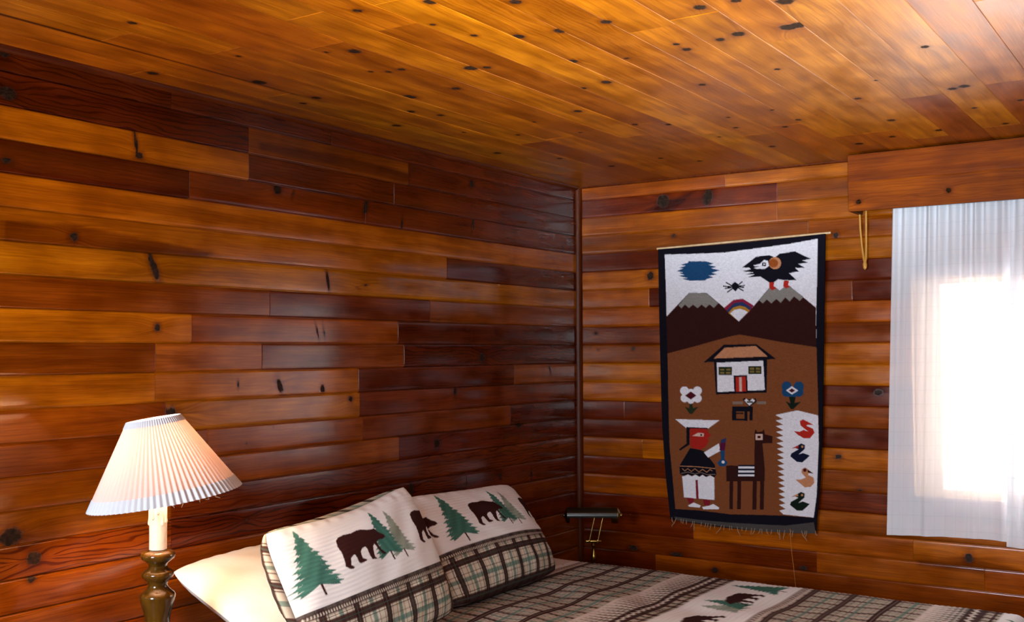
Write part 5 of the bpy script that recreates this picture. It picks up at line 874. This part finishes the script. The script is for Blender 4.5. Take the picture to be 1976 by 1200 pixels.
along([(.001, -hl+.002), (0.0375, -hl+.002), (0.0380, -hl+.012), (0.0385, -hl-.001), (.030, -hl-.007), (.018, -hl-.010), (.009, -hl-.012), (.009, -hl-.017), (.001, -hl-.020)]).build('end_cap', M_DARKMETAL, pl, label='dark end cap')
along([(.001, -.09), (.010, -.09), (.010, .09), (.001, .09)]).build('bulb_tube', plain('frosted_glass', (.45, .46, .50), .25), pl)
# twin arms, cross bar and stem
q0, q1 = Vector((.272, -.335, .625)), Vector((.300, -.335, .625))
t0, t1 = Vector((PX, PY, PZ-.012))+ax_*.012, Vector((PX, PY, PZ-.012))+ax_*.052
b0, b1 = Vector((.272, -.333, .626))-ax_*.022, Vector((.272, -.333, .626))+ax_*.020
for a, b in ((b0, t0), (b1, t1)): MB().tube([a, a.lerp(b, .5), b], .0026, 10).build('arm', M_BRASS, pl)
bar = MB().tube([b0-ax_*.016, b0-ax_*.006, b1+ax_*.006, b1+ax_*.016], [.0065, .0075, .0075, .0065], 14)
for q in (b0, b1): bar.lathe([(.001, -.010), (.008, -.008), (.010, 0), (.008, .008), (.001, .010)], tuple(q), 14)
bar.build('cross_bar', M_BRASS, pl)
sx, sy = .2715, -.333
MB().lathe([(.001, .4105), (.006, .4105), (.006, .48), (.011, .492), (.0125, .502), (.008, .513), (.0075, .522), (.0115, .530), (.0145, .542), (.0135, .556), (.0085, .572), (.006, .588), (.0075, .602), (.011, .606), (.011, .614), (.004, .620), (.001, .624)], (sx, sy, 0), 24).build('stem', M_BRASS, pl)
MB().lathe([(.001, .3855), (.075, .3855), (.077, .392), (.070, .402), (.030, .408), (.001, .410)], (sx, sy, 0), 36).build('lamp_base', M_BRASS, pl)

# ------------------------------------------------------------------ daylight and an added spot
W = bpy.data.worlds.new('overcast_sky'); SC.world = W; W.use_nodes = True
bg = W.node_tree.nodes['Background']; bg.inputs[0].default_value = (1., .985, .96, 1); bg.inputs[1].default_value = 2.6
def area(name, loc, rot, sx_, sy_, e, c):
    L = bpy.data.lights.new(name, 'AREA'); L.shape = 'RECTANGLE'; L.size = sx_; L.size_y = sy_; L.energy = e; L.color = c
    o = bpy.data.objects.new(name, L); COL.objects.link(o); o.location = loc; o.rotation_euler = rot; return o
# daylight entering by each opening, the added one too
area('window_daylight', ((WIN[0]+WIN[1])/2, .14, (WIN[2]+WIN[3])/2), (-PI/2, 0, 0), WIN[1]-WIN[0]-.04, WIN[3]-WIN[2]-.04, 80., (1, .97, .93))
for W_, e in ((WIN2, 88.), (ADDED_WIN, 150.)):
    area('window_daylight', ((W_[0]+W_[1])/2, ROOM_Y-.14, (W_[2]+W_[3])/2), (PI/2, 0, 0), W_[1]-W_[0]-.04, W_[3]-W_[2]-.04, e, (.82, .91, 1.))
# spot added behind the viewer to brighten the ceiling, no lamp stands there
L = bpy.data.lights.new('added_ceiling_spot', 'SPOT'); L.energy = 2700.; L.color = (.76, .90, 1.); L.spot_size = .86; L.spot_blend = 1.; L.shadow_soft_size = .10
lo = bpy.data.objects.new('added_ceiling_spot', L); COL.objects.link(lo); lo.location = (2.90, -5.05, 1.05)
lo.rotation_euler = (Vector((2.05, -2.9, 2.42))-Vector(lo.location)).to_track_quat('-Z', 'Y').to_euler()

# ------------------------------------------------------------------ camera
r0 = Vector((math.cos(YAW), math.sin(YAW), 0)); f0 = Vector((-math.sin(YAW)*math.cos(PITCH), math.cos(YAW)*math.cos(PITCH), math.sin(PITCH))); u0 = r0.cross(f0)
cr, sr = math.cos(ROLL), math.sin(ROLL)
R3 = r0*cr+u0*sr; U3 = u0*cr-r0*sr
cam = bpy.data.cameras.new('camera'); co = bpy.data.objects.new('camera', cam); COL.objects.link(co)
co.matrix_world = Matrix(((R3.x, U3.x, -f0.x, CX), (R3.y, U3.y, -f0.y, CY), (R3.z, U3.z, -f0.z, CZ), (0, 0, 0, 1)))
cam.sensor_fit = 'HORIZONTAL'; cam.sensor_width = 36.; cam.lens = FOCAL*36/1976; cam.clip_start = .05
SC.camera = co
vs_ = SC.view_settings
vs_.view_transform = 'Standard'; vs_.look = 'None'; vs_.gamma = 1.; vs_.use_curve_mapping = False; vs_.exposure = .10
SC.display_settings.display_device = 'sRGB'
